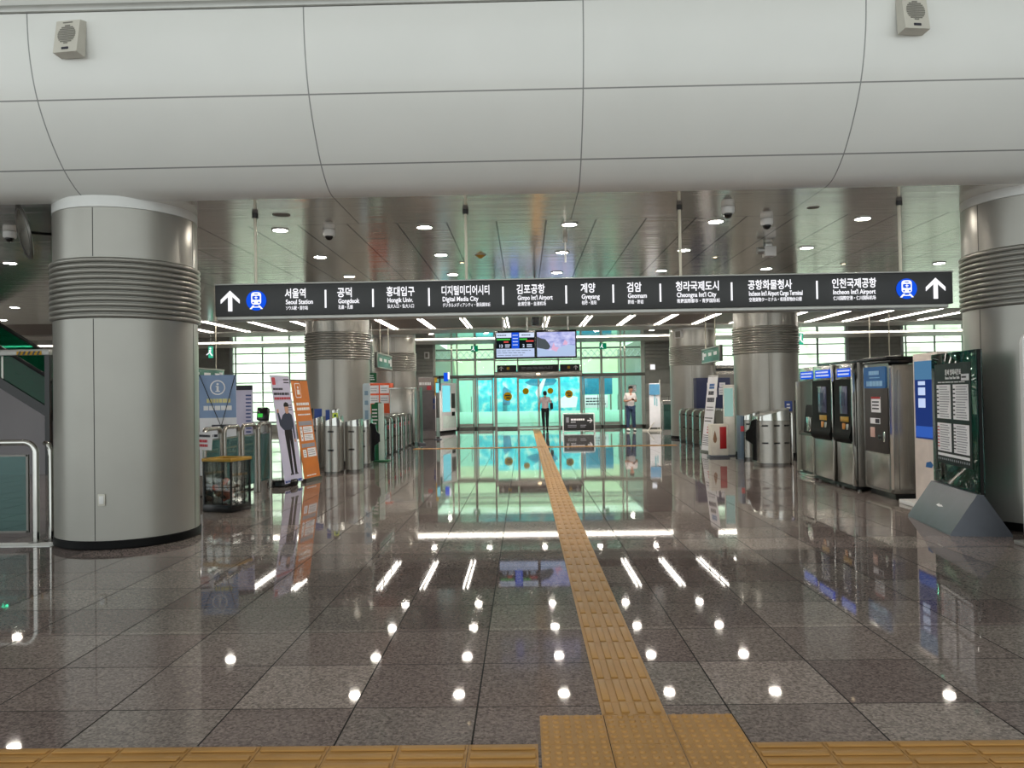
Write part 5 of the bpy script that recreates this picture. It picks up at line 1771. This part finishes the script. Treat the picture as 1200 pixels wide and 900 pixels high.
t = root('change_machine', 'tall stainless change machine with dark front panel and blue header', 'change machine', (4.96, 10.90, 0), -90)
wd = 0.40
MB().b2(-wd, wd, 0.03, 0.72, 0.08, 1.84, 0.012).build('body', M['steel'], t)
MB().b2(-wd + 0.02, wd - 0.02, 0.06, 0.70, 0.0, 0.08).build('plinth', M['black'], t)
f = MB().prism(rounded(-wd, wd, 0.10, 1.86, 0.05), -0.01, 0.03, 'y').build('front_frame', M['steel_pol'], t)
f = MB().b2(-wd + 0.05, wd - 0.04, -0.022, -0.01, 0.62, 1.52, 0.004).build('dark_panel', mat('dark_brown_panel', (66, 62, 60), 0.45, spec=0.2), t)
d = t.children[-1]
p_ = MB().prism(rounded(-wd + 0.05, wd - 0.08, 1.52, 1.82, 0.03), -0.024, -0.01, 'y').build('blue_header', M['blue_mid'], t)
q = MB()
bars(q, -0.18, 0.15, 1.70, 1.77, 1, -0.028, fill=0.8, ragged=0.2, seed=3)
bars(q, -0.16, 0.16, 1.655, 1.68, 1, -0.028, fill=0.5, ragged=0.1, seed=4)
bars(q, -0.26, 0.24, 1.54, 1.63, 1, -0.028, fill=0.8, ragged=0.02, seed=5)
q.build('lettering', mat('sky_ink', (150, 196, 232), 0.5), p_)
n_ = MB().b2(-0.12, 0.16, -0.026, -0.022, 1.18, 1.40).build('notice', M['paper'], d)
MB().b2(-0.12, 0.16, -0.028, -0.026, 1.37, 1.40).build('red_band', M['red'], n_)
bars(MB(), -0.09, 0.13, 1.21, 1.35, 3, -0.028, fill=0.4, seed=3).build('print', M['ink'], n_)
n_ = MB().b2(-0.16, 0.14, -0.026, -0.022, 1.02, 1.10).build('label', M['paper'], d)
MB().b2(0.0, 0.12, -0.028, -0.026, 1.03, 1.09).build('dark_square', M['ink'], n_)
n_ = MB().b2(-0.15, -0.02, -0.034, -0.022, 0.83, 0.97, 0.004).build('coin_slot', mat('pale_pink_plate', (214, 176, 164), 0.4), d)
MB().b2(0.07, 0.17, -0.03, -0.022, 0.80, 0.87, 0.004).build('cash_tray', M['black'], d)
MB().b2(0.24, 0.29, -0.035, -0.022, 0.78, 0.92, 0.006).build('lock', M['steel_pol'], d)
MB().b2(-wd + 0.06, wd - 0.05, -0.016, -0.01, 0.13, 0.60, 0.004).build('lower_door', M['steel'], t)
sd_ = MB().b2(wd, wd + 0.016, 0.10, 0.66, 0.14, 1.76, 0.004).build('side_door', M['steel'], t)
MB().b2(wd + 0.016, wd + 0.019, 0.50, 0.506, 0.16, 1.74).build('door_gap', M['seam'], sd_)
MB().b2(wd + 0.012, wd + 0.024, 0.52, 0.66, 1.30, 1.64, 0.004).build('black_vent', M['black'], sd_)
MB().b2(-wd - 0.05, wd + 0.03, 0.0, 0.76, 1.86, 1.90, 0.005).build('cap', M['black'], t)

t = root('white_display_stand', 'white display panel with blue picture on a flat white foot, behind the timetable', 'display stand', (5.13, 9.92, 0), -90)
MB().b2(-0.30, 0.30, 0.0, 0.14, 0.05, 1.96, 0.012).build('body', mat('warm_white_board', (226, 214, 206), 0.45), t)
MB().b2(-0.34, 0.34, -0.20, 0.20, 0.0, 0.05, 0.006).build('foot', M['white'], t)
s_ = MB().b2(-0.245, 0.245, -0.006, 0.0, 0.86, 1.86).build('screen', emit('blue_display', (38, 60, 124), 0.8), t)
MB().b2(-0.245, 0.245, -0.009, -0.006, 1.62, 1.86).build('sky_print', emit('blue_display_sky', (84, 130, 168), 0.8), s_)
for z0, z1 in ((1.55, 1.60), (1.42, 1.52), (1.26, 1.38)):
    MB().b2(-0.15, 0.02, -0.012, -0.009, z0, z1).build('text_block', M['scr_band'], s_)
MB().b2(-0.24, 0.24, -0.009, -0.006, 0.88, 1.02).build('lower_print', emit('blue_display_low', (58, 100, 190), 0.8), s_)
MB().prism([(-0.02, 0.50), (0.12, 0.50), (0.16, 0.54), (0.10, 0.58), (0.0, 0.56)], -0.004, 0.0, 'y').build('blue_mark', M['blue_mid'], t)

t = root('timetable_stand', 'glass timetable stand on a grey wedge-shaped base', 'timetable', (4.70, 8.50, 0), -99)
MB().prism([(-0.29, 0.0), (-0.29, 0.02), (-0.03, 0.42), (0.03, 0.42), (0.29, 0.02), (0.29, 0.0)], -0.64, 0.64, 'x').build('base', M['slate'], t)
b_ = t.children[-1]
q = MB()
q.prism([(-0.10, 0.215), (-0.02, 0.205), (0.09, 0.22), (0.02, 0.235), (-0.02, 0.228), (-0.05, 0.24)], -0.002, 0.002, 'y')
bmesh.ops.transform(q.bm, matrix=Matrix.Translation((0, -0.162, 0)) @ Matrix.Translation((0, 0, 0.218)) @ Matrix.Rotation(R(-33), 4, 'X') @ Matrix.Translation((0, 0, -0.218)), verts=q.bm.verts)
q.build('emblem', M['ink_white'], b_)
MB().b2(-0.62, 0.62, -0.006, 0.006, 0.43, 1.90, 0.003).build('glass_front', M['g_stand'], t)
gl = t.children[-1]
MB().b2(-0.62, 0.62, 0.044, 0.056, 0.40, 1.90, 0.003).build('glass_rear', M['g_rail'], t)
MB().b2(0.60, 0.625, 0.008, 0.042, 0.05, 1.90).build('edge_frame', M['black'], t)
pa = MB().b2(-0.50, 0.50, -0.012, -0.007, 0.66, 1.78).build('timetable_panel', mat('timetable_black', (20, 24, 26), 0.4, spec=0.12), t)
y = -0.014
text('운서 열차시간표', M['ink_white'], pa, (-0.18, y, 1.655), 0.07, 0.44, bold=0.012)
text('Unseo Train Time Table', M['ink_white'], pa, (-0.18, y, 1.605), 0.045, 0.40)
q = MB().b2(0.26, 0.46, y, -0.011, 1.585, 1.655).build('white_label', M['paper'], pa)
bars(MB(), 0.28, 0.44, 1.605, 1.64, 1, y - 0.003, fill=0.5, seed=2).build('print', M['ink'], q)
for z0, z1, sd in ((1.08, 1.555, 1), (0.74, 1.035, 2)):
    pass
blocks = [(-0.44, -0.04, 1.165, 1.545), (0.03, 0.44, 1.165, 1.545), (-0.44, -0.04, 0.80, 1.115), (0.03, 0.44, 0.80, 1.115)]
for i, (x0, x1, z0, z1) in enumerate(blocks):
    s_ = MB().b2(x0, x1, y, -0.011, z0, z1).build('schedule_sheet', M['paper'], pa)
    bars(MB(), x0 + 0.09, x1 - 0.02, z0 + 0.01, z1 - 0.01, 13 if z0 > 1 else 11, y - 0.003, fill=0.4, ragged=0.25, seed=20 + i).build('print', M['ink_grey'], s_)
    bars(MB(), x0 + 0.01, x0 + 0.07, z0 + 0.03, z1 - 0.03, 7, y - 0.003, fill=0.35, ragged=0.2, seed=40 + i).build('side_print', M['ink_red'] if i == 2 else M['ink'], s_)
MB().b2(-0.44, 0.44, y, -0.011, 0.745, 0.775).build('white_band', M['paper'], pa)
q = MB()
for i in range(16):
    xx = -0.42 + i * 0.056
    q.cyl((xx, y, 0.71), (xx, y + 0.003, 0.71), 0.013, 10)
q.build('line_map', M['ink_grey'], pa)
bars(MB(), -0.40, 0.40, 1.565, 1.58, 1, y, fill=0.6, ragged=0.1, seed=9).build('lettering', M['ink_white'], pa)
q = MB()
for xx in (-0.56, 0.56):
    for z in (0.55, 1.85):
        q.cyl((xx, -0.02, z), (xx, 0.06, z), 0.016, 14)
q.build('bolt', M['steel_pol'], t)

t = root('rounded_board', 'white round-topped standing board cut by the picture edge beside the timetable', 'board', (4.98, 7.30, 0))
MB().prism(rounded(-0.30, 0.40, 0.04, 2.02, 0.10), -0.025, 0.025, 'y').build('board', M['white'], t)
MB().b2(-0.30, 0.40, -0.18, 0.18, 0.0, 0.04, 0.006).build('base', M['alu'], t)
bars(MB(), -0.22, 0.3, 1.86, 1.94, 2, -0.028, fill=0.6, seed=3).build('pink_print', mat('pink_ink', (226, 70, 130), 0.5), t)
bars(MB(), -0.25, 0.3, 1.60, 1.74, 3, -0.028, fill=0.5, seed=4).build('print', M['blue_label'], t)

t = root('fire_extinguisher_box', 'low white fire extinguisher box with red front panel and drop emblem', 'extinguisher box', (4.46, 17.75, 0))
MB().b2(-0.22, 0.17, -0.14, 0.14, 0.05, 0.76, 0.01).build('box', mat('ivory_box', (222, 216, 204), 0.45), t)
MB().b2(-0.02, 0.13, -0.147, -0.14, 0.20, 0.70, 0.004).build('red_panel', M['red'], t)
q = MB()
q.prism([(-0.13, 0.62), (-0.105, 0.52), (-0.085, 0.42), (-0.10, 0.36), (-0.13, 0.33), (-0.16, 0.36), (-0.175, 0.42), (-0.155, 0.52)], -0.145, -0.14, 'y')
q.build('drop_emblem', mat('bronze_ink', (150, 112, 84), 0.5), t)
MB().b2(-0.25, 0.20, -0.17, 0.17, 0.0, 0.05, 0.008).build('base', M['slate'], t)
t = root('display_totem', 'tall white totem with greenish screen behind the extinguisher box', 'totem', (4.78, 18.06, 0), rz=-20)
MB().b2(-0.13, 0.13, -0.06, 0.06, 0.03, 1.66, 0.015).build('body', mat('ivory_totem', (216, 214, 206), 0.45), t)
MB().b2(-0.10, 0.10, -0.067, -0.06, 0.92, 1.58).build('screen', emit('greenish_screen', (150, 186, 176), 0.8), t)
MB().b2(-0.13, 0.11, -0.10, 0.09, 0.0, 0.03, 0.006).build('base', M['slate'], t)
t = root('paper_sign_board', 'tall white paper sign board leaning back, in front of slim gates and navy cabinet', 'sign board', (4.60, 19.25, 0), rz=-78)
MB().b2(-0.27, 0.27, -0.003, 0.003, 0, 1.88).build('sheet', M['paper'], t)
sh = t.children[-1]
lean2 = Matrix.Translation((0, -0.10, 0.04)) @ Matrix.Rotation(R(-7), 4, 'X')
sh.data.transform(lean2)
def on_sheet(o):
    o.data.transform(lean2)
    return o
q = MB()
bars(q, -0.16, 0.16, 1.38, 1.50, 1, -0.006, fill=0.8, ragged=0.1, seed=2)
bars(q, -0.20, 0.20, 1.20, 1.34, 1, -0.006, fill=0.8, ragged=0.1, seed=3)
bars(q, -0.20, 0.20, 0.98, 1.12, 2, -0.006, fill=0.3, ragged=0.1, seed=5)
bars(q, -0.23, 0.23, 0.70, 0.85, 2, -0.006, fill=0.35, seed=4)
bars(q, -0.23, 0.23, 0.12, 0.40, 6, -0.006, fill=0.35, seed=6)
on_sheet(q.build('print', M['ink'], sh))
q = MB(); bars(q, -0.14, 0.14, 1.54, 1.68, 2, -0.006, fill=0.8, ragged=0.1, seed=7)
on_sheet(q.build('blue_print', M['blue_mid'], sh))
q = MB(); bars(q, -0.05, 0.22, 0.42, 0.62, 3, -0.006, fill=0.5, seed=8)
on_sheet(q.build('red_print', M['ink_red'], sh))
q = MB()
q.cyl((0, 0.16, 0.0), (0, 0.13, 1.86), 0.012, 10)
q.cyl((-0.27, 0.13, 1.885), (0.27, 0.13, 1.885), 0.01, 8)
q.cyl((0, 0.16, 0.03), (0, -0.1, 0.045), 0.012, 8)
q.b2(-0.28, 0.28, -0.13, -0.06, 0.0, 0.045)
q.build('stand', M['steel_dark'], t)
t = root('navy_cabinet', 'navy blue cabinet with white papers beside the ticket-side column', 'cabinet', (5.85, 24.2, 0))
MB().b2(-0.50, 0.56, -0.2, 0.2, 0.0, 1.94, 0.015).build('body', M['navy'], t)
for x0, x1, z0, z1 in ((-0.16, 0.14, 1.58, 1.78), (-0.16, 0.14, 1.33, 1.53), (0.20, 0.42, 1.40, 1.62), (0.22, 0.40, 1.64, 1.78)):
    p_ = MB().b2(x0, x1, -0.206, -0.2, z0, z1).build('paper', M['paper'], t)
    bars(MB(), x0 + 0.03, x1 - 0.03, z0 + 0.04, z1 - 0.04, 2, -0.209, fill=0.35, seed=int(z0 * 13)).build('print', M['ink_grey'], p_)
MB().b2(0.36, 0.44, -0.21, -0.2, 0.9, 1.0).build('handle', M['steel_dark'], t)
t = root('steel_locker', 'tall stainless locker with black band showing behind the ticket-side column', 'cabinet', (6.95, 26.6, 0))
MB().b2(-0.42, 0.5, -0.25, 0.25, 0.0, 2.36, 0.012).build('body', M['steel'], t)
MB().b2(-0.40, 0.48, -0.262, -0.25, 2.20, 2.30, 0.004).build('black_band', M['black'], t)
MB().b2(-0.40, 0.48, -0.258, -0.25, 0.1, 2.1, 0.004).build('door', M['steel_dark'], t)
MB().b2(-0.44, 0.52, -0.27, 0.27, 2.36, 2.41, 0.006).build('lid', M['steel_pol'], t)

# far end of the hall
t = root('floor_sign', 'low black direction sign with white arrow on a white tube stand by the doors', 'sign', (2.07, 29.6, 0))
q = MB()
hoop(q, -0.60, 0.60, 0.74, 0.022, 0.05)
q.cyl((-0.60, -0.25, 0.022), (-0.60, 0.25, 0.022), 0.022, 10)
q.cyl((0.60, -0.25, 0.022), (0.60, 0.25, 0.022), 0.022, 10)
q.cyl((-0.60, 0, 0.07), (0.60, 0, 0.07), 0.015, 10)
q.build('stand', M['white'], t)
MB().b2(-0.57, 0.57, -0.02, 0.02, 0.09, 0.71, 0.006).build('board', M['charcoal'], t)
b_ = t.children[-1]
arrow_mesh(MB(), 0.43, -0.024, 0.47, 0.2, PI / 2).build('arrow', M['ink_white'], b_)
q = MB()
bars(q, -0.30, 0.22, 0.46, 0.56, 1, -0.024, fill=0.7, ragged=0.0, seed=1)
bars(q, -0.30, -0.12, 0.39, 0.44, 1, -0.024, fill=0.5, ragged=0.0, seed=2)
q.build('lettering', M['ink_white'], b_)
q = MB()
bars(q, -0.42, -0.06, 0.2, 0.32, 2, -0.024, fill=0.5, seed=3)
bars(q, 0.06, 0.30, 0.2, 0.32, 2, -0.024, fill=0.5, seed=4)
q.b2(-0.48, -0.38, -0.024, -0.02, 0.40, 0.60)
q.build('small_lettering', M['ink_grey'], b_)
t = root('poster_easel', 'tall poster with blue and white print on an easel before the dark wall', 'poster', (5.12, 30.3, 0), rz=-10)
MB().box((0, -0.02, 1.0), (0.42, 0.02, 1.74), 0.004, (R(-4), 0, 0)).build('poster', M['paper'], t)
po = t.children[-1]
q = MB(); q.box((0, -0.056, 1.62), (0.40, 0.006, 0.42), 0, (R(-4), 0, 0)); q.box((0.02, 0.005, 0.62), (0.38, 0.006, 0.6), 0, (R(-4), 0, 0))
q.build('blue_print', mat('poster_blue', (84, 150, 190), 0.5), po)
q = MB(); q.box((0.0, -0.04, 1.25), (0.06, 0.006, 0.5), 0, (R(-4), 0, R(4))); q.box((0.08, -0.035, 1.12), (0.04, 0.006, 0.3), 0, (R(-4), 0, 0))
q.build('pale_print', mat('poster_pale_blue', (150, 200, 210), 0.5), po)
q = MB()
q.cyl((0.20, -0.02, 0.0), (0.20, 0.02, 2.0), 0.025, 10)
q.cyl((0.0, 0.06, 1.8), (0.1, 0.5, 0.0), 0.02, 10)
q.cyl((-0.3, -0.4, 0.0), (0.05, 0.05, 0.45), 0.016, 10)
q.b2(-0.5, 0.25, -0.05, 0.05, 0.0, 0.05)
q.build('easel', M['offwhite'], t)
t = root('side_gate', 'steel tube gate with glass panel between the easel and the column', 'gate', (5.36, 28.9, 0))
hoop(MB(), -0.20, 0.20, 1.18, 0.024, 0.06).build('frame', M['steel_pol'], t)
MB().b2(-0.15, 0.15, -0.006, 0.006, 0.1, 1.05).build('glass_panel', M['g_rail'], t)
MB().cyl((0.05, 0.0, 1.18), (0.05, 0.0, 1.36), 0.018, 10).build('reader', M['steel_dark'], t)

# ------------------------------------------------------------------ people
def skin_mesh(name, pts, edges, m, parent, sub=2, root_i=0):
    me = bpy.data.meshes.new(name)
    me.from_pydata([p[:3] for p in pts], edges, [])
    o = bpy.data.objects.new(name, me)
    C.objects.link(o)
    sk = o.modifiers.new('skin', 'SKIN')
    sk.use_smooth_shade = True
    lay = me.skin_vertices[0].data
    for i, p in enumerate(pts):
        rr = p[3]
        lay[i].radius = rr if isinstance(rr, tuple) else (rr, rr)
        lay[i].use_root = (i == root_i)
    ss = o.modifiers.new('sub', 'SUBSURF')
    ss.levels = sub
    ss.render_levels = sub
    bpy.context.view_layer.update()
    dg = bpy.context.evaluated_depsgraph_get()
    nm = bpy.data.meshes.new_from_object(o.evaluated_get(dg))
    C.objects.unlink(o)
    bpy.data.objects.remove(o)
    bpy.data.meshes.remove(me)
    nm.materials.clear()
    nm.materials.append(m)
    nm.polygons.foreach_set('use_smooth', [True] * len(nm.polygons))
    nm.name = name
    o = bpy.data.objects.new(name, nm)
    C.objects.link(o)
    o.parent = parent
    return o

def hand(pts, edges, wrist_i, wrist, d, side, curl):
    """palm and five separate fingers growing out of the wrist. d: hand direction, side: thumb direction, curl: palm-side normal"""
    d, side, curl = Vector(d).normalized(), Vector(side).normalized(), Vector(curl).normalized()
    w = Vector(wrist)
    p = w + d * 0.045
    pts.append((*p, (0.036, 0.018)))
    pi = len(pts) - 1
    edges.append((wrist_i, pi))
    for k, (off, ln) in enumerate(((0.030, 0.066), (0.010, 0.076), (-0.010, 0.070), (-0.029, 0.054))):
        base = p + d * 0.045 + side * off
        a = base + d * ln * 0.5 + curl * 0.012
        b = a + d * ln * 0.3 + curl * 0.03
        i0 = len(pts)
        pts += [(*base, 0.010), (*a, 0.009), (*b, 0.007)]
        edges += [(pi, i0), (i0, i0 + 1), (i0 + 1, i0 + 2)]
    tb = p + side * 0.034 - d * 0.01
    t1 = tb + side * 0.022 + d * 0.035 + curl * 0.015
    t2 = t1 + d * 0.03 + curl * 0.015
    i0 = len(pts)
    pts += [(*tb, 0.012), (*t1, 0.010), (*t2, 0.008)]
    edges += [(pi, i0), (i0, i0 + 1), (i0 + 1, i0 + 2)]

def person(label, loc, rz, H, elbows, wrists, knees, ankles, head_tilt, head_turn, shirt, trousers, shoe, hand_dirs, hair_back):
    """figure facing local -y; s scales a 1.75 m body"""
    s = H / 1.75
    t = root('person', label, 'person', loc, rz)
    t.scale = (s, s, s)
    V = Vector
    pelvis, waist, chest, neck0 = V((0, 0.01, 0.93)), V((0, 0.0, 1.08)), V((0, 0.0, 1.30)), V((0, 0.01, 1.46))
    neck = V((0, -0.01 - 0.03 * head_tilt, 1.52))
    hc = V((0.01 * head_turn, -0.035 - 0.05 * head_tilt, 1.625 - 0.012 * head_tilt))
    sh = {-1: V((-0.175, 0.01, 1.415)), 1: V((0.175, 0.01, 1.415))}
    hip = {-1: V((-0.095, 0.01, 0.90)), 1: V((0.095, 0.01, 0.90))}
    pts = [(*pelvis, (0.14, 0.10)), (*waist, (0.125, 0.095)), (*chest, (0.15, 0.105)), (*neck0, (0.075, 0.06)), (*neck, 0.052)]
    edges = [(0, 1), (1, 2), (2, 3), (3, 4)]
    # head as part of the same skin
    hd = [(hc + V((0, 0.0, -0.075)), (0.058, 0.065)), (hc + V((0, 0.0, -0.02)), (0.072, 0.085)), (hc + V((0, 0.008, 0.05)), (0.074, 0.088)), (hc + V((0, 0.012, 0.10)), (0.045, 0.055))]
    for i, (p, r) in enumerate(hd):
        pts.append((*p, r))
        edges.append((4 if i == 0 else len(pts) - 2, len(pts) - 1))
    for sd in (-1, 1):
        i0 = len(pts)
        pts += [(*sh[sd], 0.058), (*elbows[sd], 0.042), (*(V(elbows[sd]).lerp(V(wrists[sd]), 0.35)), 0.041), (*wrists[sd], 0.027)]
        edges += [(2, i0), (i0, i0 + 1), (i0 + 1, i0 + 2), (i0 + 2, i0 + 3)]
        d, side, curl = hand_dirs[sd]
        hand(pts, edges, i0 + 3, wrists[sd], d, side, curl)
        i0 = len(pts)
        pts += [(*hip[sd], 0.085), (*(hip[sd].lerp(V(knees[sd]), 0.45)), 0.078), (*knees[sd], 0.056), (*(V(knees[sd]).lerp(V(ankles[sd]), 0.35)), 0.054), (*ankles[sd], 0.036), (*(V(ankles[sd]) + V((0, -0.10, -0.045))), (0.036, 0.025))]
        edges += [(0, i0)] + [(i0 + j, i0 + j + 1) for j in range(5)]
    body = skin_mesh('body', pts, edges, M['skin'], t)
    # face
    f = MB()
    f.ball(tuple(hc + V((0, -0.092, -0.02))), (0.012, 0.018, 0.02), 12, 8)
    for sd in (-1, 1):
        f.ball(tuple(hc + V((sd * 0.078, 0.01, -0.01))), (0.012, 0.024, 0.034), 12, 8)
    f.build('ears_and_nose', M['skin'], t)
    f = MB()
    for sd in (-1, 1):
        f.ball(tuple(hc + V((sd * 0.03, -0.078, 0.012))), (0.012, 0.008, 0.006), 10, 6)
        f.box(tuple(hc + V((sd * 0.03, -0.083, 0.033))), (0.032, 0.008, 0.006))
    f.build('eyes', M['hair'], t)
    MB().ball(tuple(hc + V((0, -0.083, -0.062))), (0.024, 0.010, 0.006), 10, 6).build('mouth', M['ink_red'], t)
    hb = MB()
    hb.ball(tuple(hc + V((0, 0.022, 0.055))), (0.090, 0.100, 0.082), 24, 14)
    hb.ball(tuple(hc + V((0, 0.055, 0.0 if hair_back else 0.02))), (0.082, 0.062, 0.085), 20, 12)
    hb.ball(tuple(hc + V((0.0, -0.045, 0.085))), (0.066, 0.045, 0.035), 16, 10)
    hb.build('hair', M['hair'], t)
    # shirt: torso and short sleeves
    pts = [(0, 0.0, 0.86, (0.168, 0.125)), (0, 0.0, 1.05, (0.158, 0.118)), (0, 0, 1.30, (0.178, 0.122)), (0, 0.01, 1.455, (0.085, 0.068))]
    edges = [(0, 1), (1, 2), (2, 3)]
    for sd in (-1, 1):
        e = V(elbows[sd])
        i0 = len(pts)
        pts += [(*sh[sd], 0.078), (*(sh[sd].lerp(e, 0.45)), 0.068), (*(sh[sd].lerp(e, 0.82)), 0.064)]
        edges += [(2, i0), (i0, i0 + 1), (i0 + 1, i0 + 2)]
    skin_mesh('shirt', pts, edges, shirt, t)
    pts = [(0, 0.01, 0.95, (0.148, 0.108))]
    edges = []
    for sd in (-1, 1):
        k = V(knees[sd])
        a = V(ankles[sd])
        i0 = len(pts)
        pts += [(*hip[sd], (0.108, 0.108)), (*(hip[sd].lerp(k, 0.5)), 0.098), (*k, 0.080), (*(k.lerp(a, 0.5)), 0.072), (*(k.lerp(a, 0.95)), 0.064)]
        edges += [(0, i0)] + [(i0 + j, i0 + j + 1) for j in range(4)]
    skin_mesh('trousers', pts, edges, trousers, t)
    for sd in (-1, 1):
        a = V(ankles[sd])
        sm = MB()
        z0 = a.z - 0.085
        sm.ball((a.x, a.y - 0.055, z0 + 0.045), (0.046, 0.135, 0.045), 20, 10)
        sm.ball((a.x, a.y + 0.01, z0 + 0.07), (0.044, 0.06, 0.05), 16, 10)
        so_ = sm.build('shoe', shoe, t)
        MB().prism([(a.x + 0.045 * math.cos(q * PI / 8), a.y - 0.055 + 0.138 * math.sin(q * PI / 8)) for q in range(16)], z0, z0 + 0.022, 'z').build('sole', M['black_matt'] if shoe is M['white'] else M['black'], so_)
    return t
E1 = {-1: (-0.245, 0.03, 1.14), 1: (0.245, 0.03, 1.14)}
W1 = {-1: (-0.085, -0.215, 1.19), 1: (0.085, -0.215, 1.19)}
K1 = {-1: (-0.105, -0.01, 0.50), 1: (0.115, -0.02, 0.50)}
A1 = {-1: (-0.115, 0.02, 0.085), 1: (0.14, 0.0, 0.085)}
person('person with black hair in white T-shirt and blue jeans, looking down at a phone', (4.19, 30.5, 0), 14, 1.79, E1, W1, K1, A1, 1.0, -0.5, M['shirt_white'], M['jeans'], M['white'],
       {-1: ((0.75, -0.55, 0.2), (0.2, 0.2, 1.0), (0.3, 0.9, 0.1)), 1: ((-0.75, -0.55, 0.2), (-0.2, 0.2, 1.0), (-0.3, 0.9, 0.1))}, False)
ph = root('mobile_phone', 'dark mobile phone held in both hands by the standing person', 'phone', (4.19 + 0.065, 30.5 - 0.285, 1.25), 14)
ph.rotation_euler = (R(-50), 0, R(14))
MB().b2(-0.038, 0.038, -0.005, 0.005, -0.07, 0.08, 0.004).build('case', M['black'], ph)
MB().b2(-0.034, 0.034, 0.005, 0.006, -0.06, 0.07).build('screen', M['scr_hill'], ph)
E2 = {-1: (-0.27, 0.06, 1.13), 1: (0.265, 0.04, 1.13)}
W2 = {-1: (-0.25, -0.13, 0.97), 1: (0.275, -0.10, 0.93)}
K2 = {-1: (-0.085, -0.08, 0.50), 1: (0.09, 0.03, 0.50)}
A2 = {-1: (-0.085, -0.02, 0.085), 1: (0.075, 0.17, 0.10)}
person('person seen from behind in pale shirt and black trousers, walking to the sliding doors', (0.87, 32.6, 0), 180, 1.64, E2, W2, K2, A2, 0.3, 0.0, M['shirt_pink'], M['trousers'], M['black'],
       {-1: ((-0.05, -0.25, -1), (0.2, -1, 0.1), (1, 0, 0.1)), 1: ((0.05, -0.1, -1), (-0.2, -1, 0.1), (-1, 0, 0.1))}, True)
bg_ = root('handbag', 'black bag carried at the hip by the walking person', 'bag', (0.87 + 0.27, 32.6 + 0.02, 0.86), 180)
MB().box((0, 0.0, 0.14), (0.13, 0.26, 0.28), 0.04).build('body', M['black_matt'], bg_)
MB().tube([(0, -0.08, 0.26), (0, -0.06, 0.34), (0, 0.0, 0.37), (0, 0.06, 0.34), (0, 0.08, 0.26)], 0.012, 8).build('handle', M['black_matt'], bg_)
